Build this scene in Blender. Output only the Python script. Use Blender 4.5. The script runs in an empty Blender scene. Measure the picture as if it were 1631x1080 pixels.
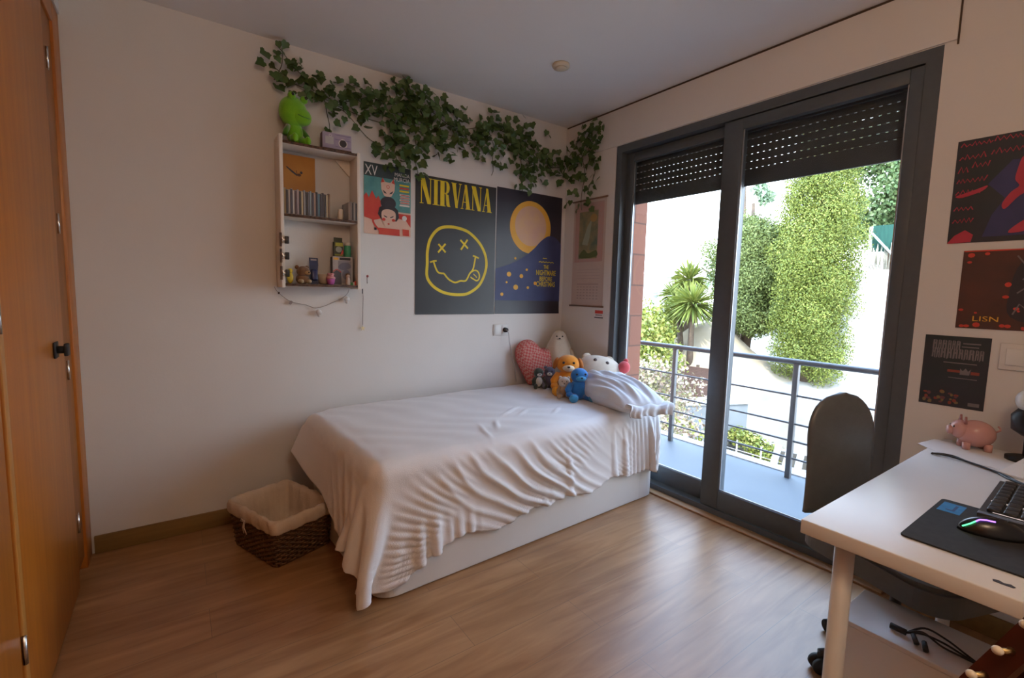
# Teenager's bedroom with a balcony door, single bed, posters, ivy garland and desk.
# Units: metres.  Corner of back wall / window wall = origin; room lies at x<0, y<0.
import bpy, bmesh, math, random
import numpy as np
from mathutils import Vector, Matrix, Euler
SC = bpy.context.scene
COL = SC.collection
PI = math.pi
random.seed(11)

# ------------------------------------------------------------------ helpers
def lin(c):
    if isinstance(c, str):
        c = [int(c[i:i + 2], 16) / 255 for i in (0, 2, 4)]
        c = [x / 12.92 if x <= .04045 else ((x + .055) / 1.055) ** 2.4 for x in c]
    return tuple(c[:3]) + (1.0,)

def mat(name, c1, c2=None, scale=8.0, rough=.6, metal=0.0, bump=0.0, bscale=None, stretch=None, spec=.5,
        emit=None, estr=0.0, sheen=0.0, trans=0.0, detail=4.0):
    """procedural material: two tones mixed by noise, optional noise bump"""
    m = bpy.data.materials.new(name); m.use_nodes = True
    nt = m.node_tree; b = nt.nodes['Principled BSDF']
    c1 = lin(c1)
    if c2 is None: c2 = tuple(x * .9 for x in c1[:3]) + (1,)
    else: c2 = lin(c2)
    tc = nt.nodes.new('ShaderNodeTexCoord'); mp = nt.nodes.new('ShaderNodeMapping')
    nt.links.new(tc.outputs['Object'], mp.inputs[0])
    if stretch: mp.inputs['Scale'].default_value = stretch
    n = nt.nodes.new('ShaderNodeTexNoise'); n.inputs['Scale'].default_value = scale; n.inputs['Detail'].default_value = detail
    nt.links.new(mp.outputs[0], n.inputs['Vector'])
    r = nt.nodes.new('ShaderNodeValToRGB'); r.color_ramp.elements[0].position = .3; r.color_ramp.elements[1].position = .7
    r.color_ramp.elements[0].color = c1; r.color_ramp.elements[1].color = c2
    nt.links.new(n.outputs['Fac'], r.inputs[0]); nt.links.new(r.outputs[0], b.inputs['Base Color'])
    b.inputs['Roughness'].default_value = rough; b.inputs['Metallic'].default_value = metal
    b.inputs['Specular IOR Level'].default_value = spec
    if sheen: b.inputs['Sheen Weight'].default_value = sheen
    if trans: b.inputs['Transmission Weight'].default_value = trans
    if bump:
        n2 = nt.nodes.new('ShaderNodeTexNoise'); n2.inputs['Scale'].default_value = bscale or scale * 6; n2.inputs['Detail'].default_value = 3
        nt.links.new(mp.outputs[0], n2.inputs['Vector'])
        bp = nt.nodes.new('ShaderNodeBump'); bp.inputs['Strength'].default_value = bump; bp.inputs['Distance'].default_value = .01
        nt.links.new(n2.outputs['Fac'], bp.inputs['Height']); nt.links.new(bp.outputs[0], b.inputs['Normal'])
    if emit:
        b.inputs['Emission Color'].default_value = lin(emit); b.inputs['Emission Strength'].default_value = estr
    return m

class MB:
    """mesh builder: collects shapes, builds ONE mesh object"""
    def __init__(s): s.v = []; s.f = []; s.m = []; s.s = []
    def add(s, vs, fs, m=0, smooth=False):
        o = len(s.v); s.v += [tuple(p) for p in vs]
        for f in fs: s.f.append(tuple(i + o for i in f)); s.m.append(m); s.s.append(smooth)
        return s
    def bm(s, bm, m=0, smooth=False):
        bm.verts.ensure_lookup_table(); bm.verts.index_update()
        s.add([v.co.copy() for v in bm.verts], [[v.index for v in f.verts] for f in bm.faces], m, smooth); bm.free(); return s
    def box(s, x0, x1, y0, y1, z0, z1, m=0, bev=0.0, seg=2, smooth=None):
        bm = bmesh.new(); bmesh.ops.create_cube(bm, size=1)
        for v in bm.verts:
            v.co = Vector(((x0 + x1) / 2 + v.co.x * (x1 - x0), (y0 + y1) / 2 + v.co.y * (y1 - y0), (z0 + z1) / 2 + v.co.z * (z1 - z0)))
        if bev: bmesh.ops.bevel(bm, geom=list(bm.edges), offset=bev, segments=seg, profile=.5, affect='EDGES')
        return s.bm(bm, m, bool(bev) if smooth is None else smooth)
    def tube(s, pts, r, n=8, m=0, smooth=True, caps=True):
        pts = [Vector(p) for p in pts]; k = len(pts)
        rs = r if isinstance(r, (list, tuple)) else [r] * k
        vs = []; fs = []; up = None
        for i, p in enumerate(pts):
            d = (pts[min(i + 1, k - 1)] - pts[max(i - 1, 0)])
            d = d.normalized() if d.length > 1e-9 else Vector((0, 0, 1))
            if up is None: up = Vector((0, 0, 1)) if abs(d.z) < .9 else Vector((1, 0, 0))
            a = d.cross(up)
            if a.length < 1e-6: a = d.cross(Vector((.3, .7, .2)))
            a.normalize(); b = a.cross(d).normalized(); up = b
            for j in range(n):
                t = 2 * PI * j / n; vs.append(p + (a * math.cos(t) + b * math.sin(t)) * rs[i])
        for i in range(k - 1):
            for j in range(n):
                q = (j + 1) % n; fs.append((i * n + j, i * n + q, (i + 1) * n + q, (i + 1) * n + j))
        if caps: fs.append(tuple(range(n))[::-1]); fs.append(tuple((k - 1) * n + j for j in range(n)))
        return s.add(vs, fs, m, smooth)
    def lathe(s, prof, c=(0, 0, 0), n=24, m=0, M=None, smooth=True):
        vs = []; fs = []; k = len(prof)
        for r, z in prof:
            for j in range(n):
                t = 2 * PI * j / n; p = Vector((r * math.cos(t), r * math.sin(t), z))
                if M is not None: p = M @ p
                vs.append(p + Vector(c))
        for i in range(k - 1):
            for j in range(n):
                q = (j + 1) % n; fs.append((i * n + j, i * n + q, (i + 1) * n + q, (i + 1) * n + j))
        fs.append(tuple(range(n))[::-1]); fs.append(tuple((k - 1) * n + j for j in range(n)))
        return s.add(vs, fs, m, smooth)
    def ell(s, c, r, rot=None, nu=18, nv=12, m=0, fn=None):
        vs = []; fs = []
        if not isinstance(r, (tuple, list)): r = (r, r, r)
        R = Euler(rot).to_matrix() if rot else Matrix.Identity(3)
        vs.append(None)
        for i in range(1, nv):
            ph = PI * i / nv
            for j in range(nu):
                t = 2 * PI * j / nu; vs.append(Vector((math.sin(ph) * math.cos(t), math.sin(ph) * math.sin(t), math.cos(ph))))
        vs[0] = Vector((0, 0, 1)); vs.append(Vector((0, 0, -1)))
        out = []
        for p in vs:
            k = fn(p) if fn else 1
            out.append(R @ Vector((p.x * r[0] * k, p.y * r[1] * k, p.z * r[2] * k)) + Vector(c))
        L = len(out) - 1
        for j in range(nu):
            q = (j + 1) % nu; fs.append((0, 1 + j, 1 + q))
            for i in range(nv - 2):
                a = 1 + i * nu; b = a + nu; fs.append((a + j, b + j, b + q, a + q))
            a = 1 + (nv - 2) * nu; fs.append((a + j, L, a + q))
        return s.add(out, fs, m, True)
    def prism(s, poly, fn, d0, d1, m=0, smooth=False):
        """2-D outline poly mapped by fn(u,v,d), extruded d0..d1"""
        n = len(poly); vs = [fn(u, v, d0) for u, v in poly] + [fn(u, v, d1) for u, v in poly]
        fs = [tuple(range(n))[::-1], tuple(range(n, 2 * n))] + [(i, (i + 1) % n, n + (i + 1) % n, n + i) for i in range(n)]
        return s.add(vs, fs, m, smooth)
    def build(s, name, mats, parent=None, loc=None, rot=None):
        me = bpy.data.meshes.new(name); me.from_pydata(s.v, [], s.f)
        for q in (mats if isinstance(mats, (list, tuple)) else [mats]): me.materials.append(q)
        me.polygons.foreach_set('material_index', s.m); me.polygons.foreach_set('use_smooth', s.s)
        me.update()
        bm = bmesh.new(); bm.from_mesh(me); bmesh.ops.recalc_face_normals(bm, faces=bm.faces); bm.to_mesh(me); bm.free()
        o = bpy.data.objects.new(name, me); COL.objects.link(o)
        if parent is not None: o.parent = parent
        if loc: o.location = loc
        if rot: o.rotation_euler = rot
        return o

def tag(o, label=None, cat=None, group=None, kind=None):
    if label: o['label'] = label
    if cat: o['category'] = cat
    if group: o['group'] = group
    if kind: o['kind'] = kind
    return o
def thing(name, label, cat, loc=(0, 0, 0), rotz=0, group=None, rot=None):
    o = bpy.data.objects.new(name, None); COL.objects.link(o); o.empty_display_size = .05
    o.location = loc; o.rotation_euler = rot or (0, 0, rotz)
    return tag(o, label, cat, group)
def struct(name, mb, m): return tag(mb.build(name, m), kind='structure')
def dup(root, loc, rot=None, label=None):
    r = root.copy(); COL.objects.link(r); r.location = loc
    if rot: r.rotation_euler = rot
    if label: r['label'] = label
    for ch in root.children:
        c = ch.copy(); COL.objects.link(c); c.parent = r
        for g in ch.children:
            d = g.copy(); COL.objects.link(d); d.parent = c
    return r

def stroke(pts, w, closed=False):
    """2-D polyline with width -> list of quads; w number or list"""
    n = len(pts); ws = w if isinstance(w, (list, tuple)) else [w] * n; L = []
    for i, p in enumerate(pts):
        a = pts[(i - 1) % n] if (closed or i > 0) else p; b = pts[(i + 1) % n] if (closed or i < n - 1) else p
        dx, dy = b[0] - a[0], b[1] - a[1]; l = math.hypot(dx, dy) or 1
        L.append(((p[0] - dy / l * ws[i] / 2, p[1] + dx / l * ws[i] / 2), (p[0] + dy / l * ws[i] / 2, p[1] - dx / l * ws[i] / 2)))
    return [[L[i][0], L[i][1], L[(i + 1) % n][1], L[(i + 1) % n][0]] for i in range(n if closed else n - 1)]
def smooth2(pts, k=6, closed=False):
    """Catmull-Rom"""
    n = len(pts); out = []
    for i in range(n if closed else n - 1):
        g = lambda j: np.array(pts[j % n] if closed else pts[min(max(j, 0), n - 1)], float)
        p0, p1, p2, p3 = g(i - 1), g(i), g(i + 1), g(i + 2)
        for s in range(k):
            t = s / k
            out.append(tuple(.5 * ((2 * p1) + (p2 - p0) * t + (2 * p0 - 5 * p1 + 4 * p2 - p3) * t * t + (-p0 + 3 * p1 - 3 * p2 + p3) * t ** 3)))
    if not closed: out.append(tuple(pts[-1]))
    return out
def disc(c, rx, ry=None, n=40): return [(c[0] + rx * math.cos(2 * PI * i / n), c[1] + (ry or rx) * math.sin(2 * PI * i / n)) for i in range(n)]
def text_faces(txt, size, sx=1.0, bold=0.0):
    """built-in font outline -> (verts2d, faces, width)"""
    cu = bpy.data.curves.new('t', 'FONT'); cu.body = txt; cu.size = size; cu.resolution_u = 3; cu.offset = bold
    o = bpy.data.objects.new('t', cu); COL.objects.link(o); dg = bpy.context.evaluated_depsgraph_get(); dg.update()
    me = bpy.data.meshes.new_from_object(o.evaluated_get(dg))
    vs = [(v.co.x * sx, v.co.y) for v in me.vertices]; fs = [tuple(p.vertices) for p in me.polygons]
    bpy.data.objects.remove(o); bpy.data.curves.remove(cu); bpy.data.meshes.remove(me)
    w = max([v[0] for v in vs] or [0])
    return vs, fs, w
class Print:
    """flat printed shapes on a sheet: (u right, v up) from the sheet's lower-left corner, layered outwards"""
    def __init__(s, fn): s.fn = fn; s.mb = MB(); s.n = 0
    def lift(s, layer): s.n += 1; return .0006 * layer + 6e-6 * s.n       # no two printed shapes share a plane
    def poly(s, pts, m, layer=1): d = s.lift(layer); s.mb.add([s.fn(u, v, d) for u, v in pts], [tuple(range(len(pts)))], m); return s
    def quads(s, qs, m, layer=1):
        for q in qs: s.poly(q, m, layer)
        return s
    def text(s, txt, u, v, h, m, layer=2, sx=1.0, width=None, bold=0.0, center=False):
        vs, fs, w = text_faces(txt, h / .72, 1.0, bold); k = (width / w) if width and w else sx
        du = -w * k / 2 if center else 0
        d = s.lift(layer); s.mb.add([s.fn(u + du + a * k, v + b, d) for a, b in vs], fs, m); return s
    def rect(s, u0, u1, v0, v1, m, layer=1): return s.poly([(u0, v0), (u1, v0), (u1, v1), (u0, v1)], m, layer)

# ------------------------------------------------------------------ materials
M = {}
M['wall'] = mat('painted plaster', (.70, .675, .655), (.67, .645, .625), scale=2.5, rough=.9, bump=.04, bscale=90)
M['ceil'] = mat('ceiling paint', (.80, .785, .77), (.78, .765, .75), scale=2, rough=.95)
M['wood'] = mat('varnished cherry wood', (.50, .162, .017), (.39, .112, .012), scale=3.2, rough=.38, stretch=(9, 9, .5), detail=6)
M['woodd'] = mat('cherry wood edge', (.33, .11, .018), (.26, .08, .013), scale=3.2, rough=.45, stretch=(9, 9, .5))
M['woodl'] = mat('cherry wood lipping', (.55, .24, .05), (.48, .2, .04), scale=3.2, rough=.4, stretch=(9, 9, .5))
M['base'] = mat('oak skirting', (.27, .16, .05), (.21, .12, .038), scale=5, rough=.5, stretch=(.6, 8, 8))
M['sill'] = mat('oak threshold', (.42, .25, .12), (.36, .21, .1), scale=5, rough=.5, stretch=(8, .6, 8))
M['chrome'] = mat('chrome', (.75, .75, .75), rough=.25, metal=1)
M['iron'] = mat('dark iron', (.03, .03, .032), rough=.5, metal=.4)
M['alu'] = mat('anthracite aluminium', (.085, .098, .110), (.075, .088, .100), scale=30, rough=.42, spec=.6)  # grey lifted and tinted blue to carry the glare around the door
M['alul'] = mat('bare aluminium track', (.45, .46, .47), rough=.35, metal=.8)
M['shut'] = mat('shutter slats', (.062, .068, .074), (.055, .06, .066), scale=20, rough=.5)
M['rubber'] = mat('black rubber', (.02, .02, .02), rough=.7)
M['white'] = mat('white lacquer', (.70, .69, .68), (.66, .65, .64), scale=4, rough=.35)
M['whitem'] = mat('white matt', (.72, .71, .70), (.66, .65, .64), scale=6, rough=.7)
M['whitep'] = mat('white painted board', (.80, .745, .68), (.74, .69, .62), scale=7, rough=.7)
M['bedw'] = mat('white bed panel', (.66, .63, .60), (.62, .59, .56), scale=3, rough=.45)
M['duvet'] = mat('white cotton', (.74, .705, .70), (.70, .665, .66), scale=5, rough=.9, bump=.12, bscale=260, sheen=.25)
M['pillow'] = mat('grey white cotton', (.70, .71, .74), (.64, .65, .68), scale=9, rough=.9, bump=.12, bscale=220, sheen=.2)
M['linen'] = mat('cream basket lining', (.66, .54, .42), (.58, .46, .35), scale=14, rough=.9, bump=.25, bscale=160)
M['wicker'] = mat('brown wicker', (.16, .070, .022), (.07, .028, .010), scale=26, rough=.55, bump=.3, bscale=120)
M['black'] = mat('black plastic', (.016, .016, .018), rough=.45)
M['blackm'] = mat('black cloth', (.02, .021, .024), (.028, .029, .032), scale=60, rough=.9)
M['chairf'] = mat('dark grey leatherette', (.125, .14, .145), (.11, .12, .125), scale=30, rough=.38, bump=.06, bscale=120)  # base colour lightened to stand in for glare on the chair
M['paper'] = mat('white paper', (.75, .75, .77), (.70, .70, .72), scale=5, rough=.85)
# ------------------------------------------------------------------ floor material (laminate planks along x)
def floor_mat():
    m = bpy.data.materials.new('oak laminate planks'); m.use_nodes = True; nt = m.node_tree; b = nt.nodes['Principled BSDF']
    L = nt.links.new; N = nt.nodes.new
    tc = N('ShaderNodeTexCoord')
    br = N('ShaderNodeTexBrick'); br.offset = .37; br.inputs['Scale'].default_value = 1
    br.inputs['Brick Width'].default_value = 1.25; br.inputs['Row Height'].default_value = .19; br.inputs['Mortar Size'].default_value = .0011
    br.inputs['Color1'].default_value = (.0, .0, .0, 1); br.inputs['Color2'].default_value = (1, 1, 1, 1); br.inputs['Mortar'].default_value = (.5, .5, .5, 1)
    L(tc.outputs['Object'], br.inputs['Vector'])
    mp = N('ShaderNodeMapping'); mp.inputs['Scale'].default_value = (1.1, 9, 1); L(tc.outputs['Object'], mp.inputs[0])
    n1 = N('ShaderNodeTexNoise'); n1.inputs['Scale'].default_value = 2.2; n1.inputs['Detail'].default_value = 7; n1.inputs['Distortion'].default_value = .8; L(mp.outputs[0], n1.inputs['Vector'])
    n2 = N('ShaderNodeTexNoise'); n2.inputs['Scale'].default_value = 1.6; n2.inputs['Detail'].default_value = 2; L(tc.outputs['Object'], n2.inputs['Vector'])
    r = N('ShaderNodeValToRGB'); e = r.color_ramp.elements; e[0].position = .30; e[0].color = (.28, .130, .050, 1); e[1].position = .72; e[1].color = (.45, .248, .115, 1)
    L(n1.outputs['Fac'], r.inputs[0])
    mx = N('ShaderNodeMix'); mx.data_type = 'RGBA'; mx.blend_type = 'MULTIPLY'; mx.inputs[0].default_value = .35
    r2 = N('ShaderNodeValToRGB'); r2.color_ramp.elements[0].color = (.72, .70, .66, 1); r2.color_ramp.elements[1].color = (1.1, 1.1, 1.1, 1); L(br.outputs['Color'], r2.inputs[0])
    L(r.outputs[0], mx.inputs[6]); L(r2.outputs[0], mx.inputs[7])
    mx2 = N('ShaderNodeMix'); mx2.data_type = 'RGBA'; mx2.blend_type = 'MULTIPLY'; mx2.inputs[0].default_value = .4
    r3 = N('ShaderNodeValToRGB'); r3.color_ramp.elements[0].position = .35; r3.color_ramp.elements[0].color = (.6, .58, .55, 1); r3.color_ramp.elements[1].position = .6; L(n2.outputs['Fac'], r3.inputs[0])
    L(mx.outputs[2], mx2.inputs[6]); L(r3.outputs[0], mx2.inputs[7])
    mx3 = N('ShaderNodeMix'); mx3.data_type = 'RGBA'; mx3.inputs[7].default_value = (.20, .115, .06, 1); L(br.outputs['Fac'], mx3.inputs[0]); L(mx2.outputs[2], mx3.inputs[6])
    L(mx3.outputs[2], b.inputs['Base Color']); b.inputs['Roughness'].default_value = .36; b.inputs['Specular IOR Level'].default_value = .55
    bp = N('ShaderNodeBump'); bp.inputs['Strength'].default_value = .08; bp.inputs['Distance'].default_value = .004; L(n1.outputs['Fac'], bp.inputs['Height']); L(bp.outputs[0], b.inputs['Normal'])
    return m
M['floor'] = floor_mat()

def glass_mat():
    m = bpy.data.materials.new('window glass'); m.use_nodes = True; nt = m.node_tree; nt.nodes.clear(); N = nt.nodes.new; L = nt.links.new
    o = N('ShaderNodeOutputMaterial'); t = N('ShaderNodeBsdfTransparent'); t.inputs[0].default_value = (.95, .965, .96, 1)
    g = N('ShaderNodeBsdfGlossy'); g.inputs['Roughness'].default_value = .02; f = N('ShaderNodeFresnel'); f.inputs[0].default_value = 1.35
    ge = N('ShaderNodeNewGeometry'); iv = N('ShaderNodeMath'); iv.operation = 'SUBTRACT'; iv.inputs[0].default_value = 1; L(ge.outputs['Backfacing'], iv.inputs[1])
    mu = N('ShaderNodeMath'); mu.operation = 'MULTIPLY'; L(f.outputs[0], mu.inputs[0]); L(iv.outputs[0], mu.inputs[1])      # reflect on the front face only
    mx = N('ShaderNodeMixShader'); L(mu.outputs[0], mx.inputs[0]); L(t.outputs[0], mx.inputs[1]); L(g.outputs[0], mx.inputs[2]); L(mx.outputs[0], o.inputs[0])
    return m
M['glass'] = glass_mat()

# ------------------------------------------------------------------ room shell
H = 2.6; XL = -3.55; YF = -3.75          # wardrobe front stands at x=-2.935, room wall behind it
Y1, Y2, ZT = -.52, -2.262, 2.34           # balcony door opening in the window wall
struct('floor', MB().box(XL, 0, YF, 0, -.08, 0), M['floor'])
struct('ceiling', MB().box(XL - .2, .0, YF - .2, .2, H, H + .12), M['ceil'])
struct('wall_back', MB().box(XL - .2, .33, 0, .2, -.08, H), M['wall'])
struct('wall_left', MB().box(XL - .2, XL, YF, 0, -.08, H), M['wall'])
struct('wall_front', MB().box(XL - .2, .33, YF - .2, YF, -.08, H), M['wall'])
w = MB(); w.box(0, .31, Y1, 0, -.08, H).box(0, .31, YF, Y2, -.08, H).box(0, .31, Y2, Y1, ZT, H)
struct('wall_window', w, M['wall'])
# shutter box cover panel above the door, a narrow shadow gap below the ceiling
M['gap'] = mat('dark gap filler', (.08, .055, .04), rough=.9)  # dark brown stands in for the shade in the panel's gaps
struct('trim_1', MB().box(-.012, -.0005, -2.30, 0, ZT + .003, H - .013, bev=.002), M['wall'])
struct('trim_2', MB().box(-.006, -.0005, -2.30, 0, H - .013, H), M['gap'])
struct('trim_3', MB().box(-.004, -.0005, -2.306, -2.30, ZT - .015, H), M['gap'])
struct('baseboard_back', MB().box(-2.925, 0, -.014, -.0005, .0, .088, bev=.003), M['base'])
struct('baseboard_window', MB().box(-.014, -.0005, YF, Y2, .0, .088, bev=.003), M['base'])
struct('baseboard_front', MB().box(XL, 0, YF + .0005, YF + .014, .0, .088, bev=.003), M['base'])
struct('trim_4', MB().box(-.055, .012, Y2, Y1 - .03, .0, .012, bev=.003), M['sill'])
# plasterboard bulkhead over the wardrobe
struct('trim_5', MB().box(XL, -2.93, YF, 0, 2.44, H), M['wall'])

# ------------------------------------------------------------------ facade, roof (outside shell of the house)
M['brick'] = None
def brick_mat(name, c1, c2, mo, w_, h_, ms=.006, rough=.85, axis='xz', off=.5):
    m = bpy.data.materials.new(name); m.use_nodes = True; nt = m.node_tree; b = nt.nodes['Principled BSDF']; N = nt.nodes.new; L = nt.links.new
    tc = N('ShaderNodeTexCoord'); sp = N('ShaderNodeSeparateXYZ'); cb = N('ShaderNodeCombineXYZ'); L(tc.outputs['Object'], sp.inputs[0])
    if axis == 'any':
        ad = N('ShaderNodeMath'); L(sp.outputs[0], ad.inputs[0]); L(sp.outputs[1], ad.inputs[1]); L(ad.outputs[0], cb.inputs[0]); L(sp.outputs[2], cb.inputs[1])
    else:
        L(sp.outputs['xyz'.index(axis[0])], cb.inputs[0]); L(sp.outputs['xyz'.index(axis[1])], cb.inputs[1])
    br = N('ShaderNodeTexBrick'); br.offset = off; br.inputs['Scale'].default_value = 1; br.inputs['Brick Width'].default_value = w_; br.inputs['Row Height'].default_value = h_; br.inputs['Mortar Size'].default_value = ms
    br.inputs['Color1'].default_value = lin(c1); br.inputs['Color2'].default_value = lin(c2); br.inputs['Mortar'].default_value = lin(mo)
    L(cb.outputs[0], br.inputs['Vector']); L(br.outputs['Color'], b.inputs['Base Color']); b.inputs['Roughness'].default_value = rough
    return m
M['brick'] = brick_mat('terracotta cladding', (.25, .095, .055), (.22, .085, .05), (.12, .055, .035), .6, .23, axis='any')
f = MB(); f.box(.312, .36, Y1, 1.6, -3.2, 3.2).box(.312, .36, -8, Y2, -3.2, 3.2).box(.312, .36, Y2, Y1, ZT + .03, 3.2).box(.312, .36, Y2, Y1, -3.2, -.06)
f.box(.095, .36, Y1 - .006, Y1, -.06, ZT)
tag(f.build('wall_facade', M['brick']), kind='structure')
struct('roof', MB().box(-6, .5, -8, 3, 2.75, 3.2), M['whitem'])

# ------------------------------------------------------------------ balcony door: frame, sashes, shutter
win = thing('window_1', None, None); win['kind'] = 'structure'
fr = MB()
fr.box(.0, .095, Y1 - .055, Y1 - .007, 0, ZT).box(.0, .095, Y2, Y2 + .055, 0, ZT).box(.0, .095, Y2 + .055, Y1 - .055, ZT - .05, ZT)
fr.box(.0, .11, Y2 + .055, Y1 - .055, -.0, .045)
fr.build('frame', M['alu'], win)
def sash(name, xa, xb, ya, yb, lw, rw, z0=.05, z1=2.285, bot=.115, top=.06):
    """ya > yb: left and right edges seen from the room"""
    s = MB()
    s.box(xa, xb, ya - lw, ya, z0, z1, bev=.004).box(xa, xb, yb, yb + rw, z0, z1, bev=.004)
    s.box(xa, xb, yb + rw, ya - lw, z0, z0 + bot, bev=.003).box(xa, xb, yb + rw, ya - lw, z1 - top, z1, bev=.003)
    o = s.build('sash', M['alu'], win)
    xm = (xa + xb) / 2
    MB().box(xm - .003, xm + .003, yb + rw - .004, ya - lw + .004, z0 + bot - .004, z1 - top + .004).build('pane', M['glass'], o)
    g = MB(); e = .006
    g.box(xa + .008, xa + .014, ya - lw - e, ya - lw, z0 + bot, z1 - top).box(xa + .008, xa + .014, yb + rw, yb + rw + e, z0 + bot, z1 - top)
    g.box(xa + .008, xa + .014, yb + rw, ya - lw, z0 + bot, z0 + bot + e)
    g.build('gasket', M['alul'], o)
    return o
sash('sash', .052, .088, Y1 - .055, -1.42, .062, .075)
sash('sash', .006, .046, -1.325, Y2 + .055, .11, .05)
# roller shutter: curved perforated slats, let down to z = 1.94
def shutter(ya, yb, zb, zt):
    s = MB(); p = .041; x0 = .118
    z = zb; s.box(x0 - .002, x0 + .012, yb, ya, z, z + .093, bev=.002); z += .093; row = 0
    while z < zt:
        row += 1; hole = .0032 if row <= 5 else .0; gz = z + hole; zz = min(gz + p - hole, zt)
        yy = yb + .012
        if hole: s.box(x0 + .002, x0 + .008, yb, yb + .012, z, gz)
        while hole and yy < ya - .012:
            s.box(x0 + .002, x0 + .008, yy + .012, min(yy + .033, ya), z, gz); yy += .033
        prof = [(0, x0 + .0018), (.12, x0 + .0006), (.5, x0), (.88, x0 + .0006), (1, x0 + .0018)]
        vs = []; fs = []
        for t, x in prof: vs += [(x, yb, gz + (zz - gz) * t), (x, ya, gz + (zz - gz) * t)]
        for t, x in prof: vs += [(x0 + .009, yb, gz + (zz - gz) * t), (x0 + .009, ya, gz + (zz - gz) * t)]
        for i in range(4): fs += [(2 * i, 2 * i + 1, 2 * i + 3, 2 * i + 2), (10 + 2 * i, 12 + 2 * i, 13 + 2 * i, 11 + 2 * i)]
        fs += [(0, 10, 11, 1), (8, 9, 19, 18)]
        s.add(vs, fs); z += p
    return s
sh = shutter(Y1 - .02, -1.36, 1.945, 2.245).build('roller_shutter', M['shut'], win)
sh = shutter(-1.36, Y2 + .02, 1.940, 2.235).build('roller_shutter', M['shut'], win)
sb = MB().box(.1, .30, Y2 + .003, Y1 - .008, 2.235, ZT - .002); sb.build('shutter_box', M['shut'], win)
g = MB().box(.10, .135, -1.40, -1.345, .0, 2.235); g.build('shutter_guide', M['alu'], win)

# ------------------------------------------------------------------ built-in wardrobe along the left wall
wd = thing('wardrobe', 'built-in orange cherry wood wardrobe with black square knob', 'wardrobe', (-2.935, 0, 0))
c = MB(); c.box(-.60, 0, -.135, -.0015, .0, 2.438, bev=.003).box(-.60, 0, -3.40, -.135, 2.352, 2.438, bev=.003).box(-.60, -.002, -3.4, -3.36, 0, 2.352)
c.box(-.58, -.03, -3.36, -.135, .0, .06, 1)
c.build('frame', [M['wood'], M['woodd']], wd)
st = MB().box(-.05, -.010, -.335, -.135, .06, 2.352).build('hinge_stile', M['woodd'], wd)
for z in (.26, .93, 1.53, 2.17):
    MB().box(-.0102, -.007, -.25, -.215, z - .04, z + .04, bev=.001).tube([(-.006, -.25, z - .04), (-.006, -.25, z + .04)], .005).build('hinge', M['chrome'], st)
def door(ya, yb):
    d = MB().box(-.03, -.002, yb, ya, .012, 2.345, bev=.002).build('door', M['wood'], wd)
    MB().box(-.031, .001, yb + .0005, yb + .035, .012, 2.345, bev=.002).build('edge_lipping', M['woodl'], d)
    return d
d1 = door(-.335, -1.165); d2 = door(-1.185, -2.2); d3 = door(-2.215, -3.35)
for z in (.298, 1.2, 2.1): MB().tube([(.003, -1.175, z - .04), (.003, -1.175, z + .04)], .006).build('hinge', M['chrome'], d2)
k = MB(); k.box(.0, .006, -.545, -.485, 1.015, 1.075, bev=.002).tube([(.004, -.515, 1.045), (.03, -.515, 1.045)], .014, n=16)
k.box(.026, .038, -.535, -.495, 1.022, 1.068, bev=.003).build('knob', M['iron'], d1)

# ------------------------------------------------------------------ small fixtures
def socket():
    t = thing('wall_socket', 'white wall socket with a black plug above the bed', 'socket', (-.602, -.0008, 1.022))
    MB().box(-.066, .066, -.008, 0, -.042, .042, bev=.003).build('plate', M['whitem'], t)
    MB().box(-.058, .002, -.011, -.008, -.034, .034, bev=.002).box(.008, .06, -.010, -.008, -.034, .034, bev=.002).build('insert', M['white'], t)
    pl = MB().tube([(.034, -.009, 0), (.034, -.035, 0)], [.019, .016], n=16).build('plug', M['black'], t)
    cb = [(.034, -.035, 0), (.04, -.05, -.02), (.055, -.045, -.09), (.085, -.035, -.19), (.12, -.03, -.28), (.13, -.04, -.40)]
    MB().tube([(p[0], p[1], p[2]) for p in cb], .003, n=6).build('cable', mat('pale cable', (.45, .42, .42)), pl)
socket()
t = thing('light_switch', 'white switch plate right of the smallest dark poster', 'switch', (-.0008, -2.575, 1.105))
MB().box(-.008, 0, -.048, .048, -.05, .05, bev=.003).build('plate', M['wall'], t)
MB().box(-.012, -.008, -.03, .03, -.032, .032, bev=.002).build('rocker', M['whitem'], t)
t = thing('ceiling_spotlight', 'small round cream fitting on the ceiling', 'ceiling light', (-.73, -.745, H))
MB().lathe([(.048, -.0005), (.05, -.012), (.044, -.02)], n=28).build('rim', mat('cream plastic', (.66, .58, .45), rough=.5), t)
MB().lathe([(.034, -.0195), (.032, -.024), (.02, -.03)], n=28).build('lens', mat('cream lens', (.62, .53, .40), rough=.4), t)
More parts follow.
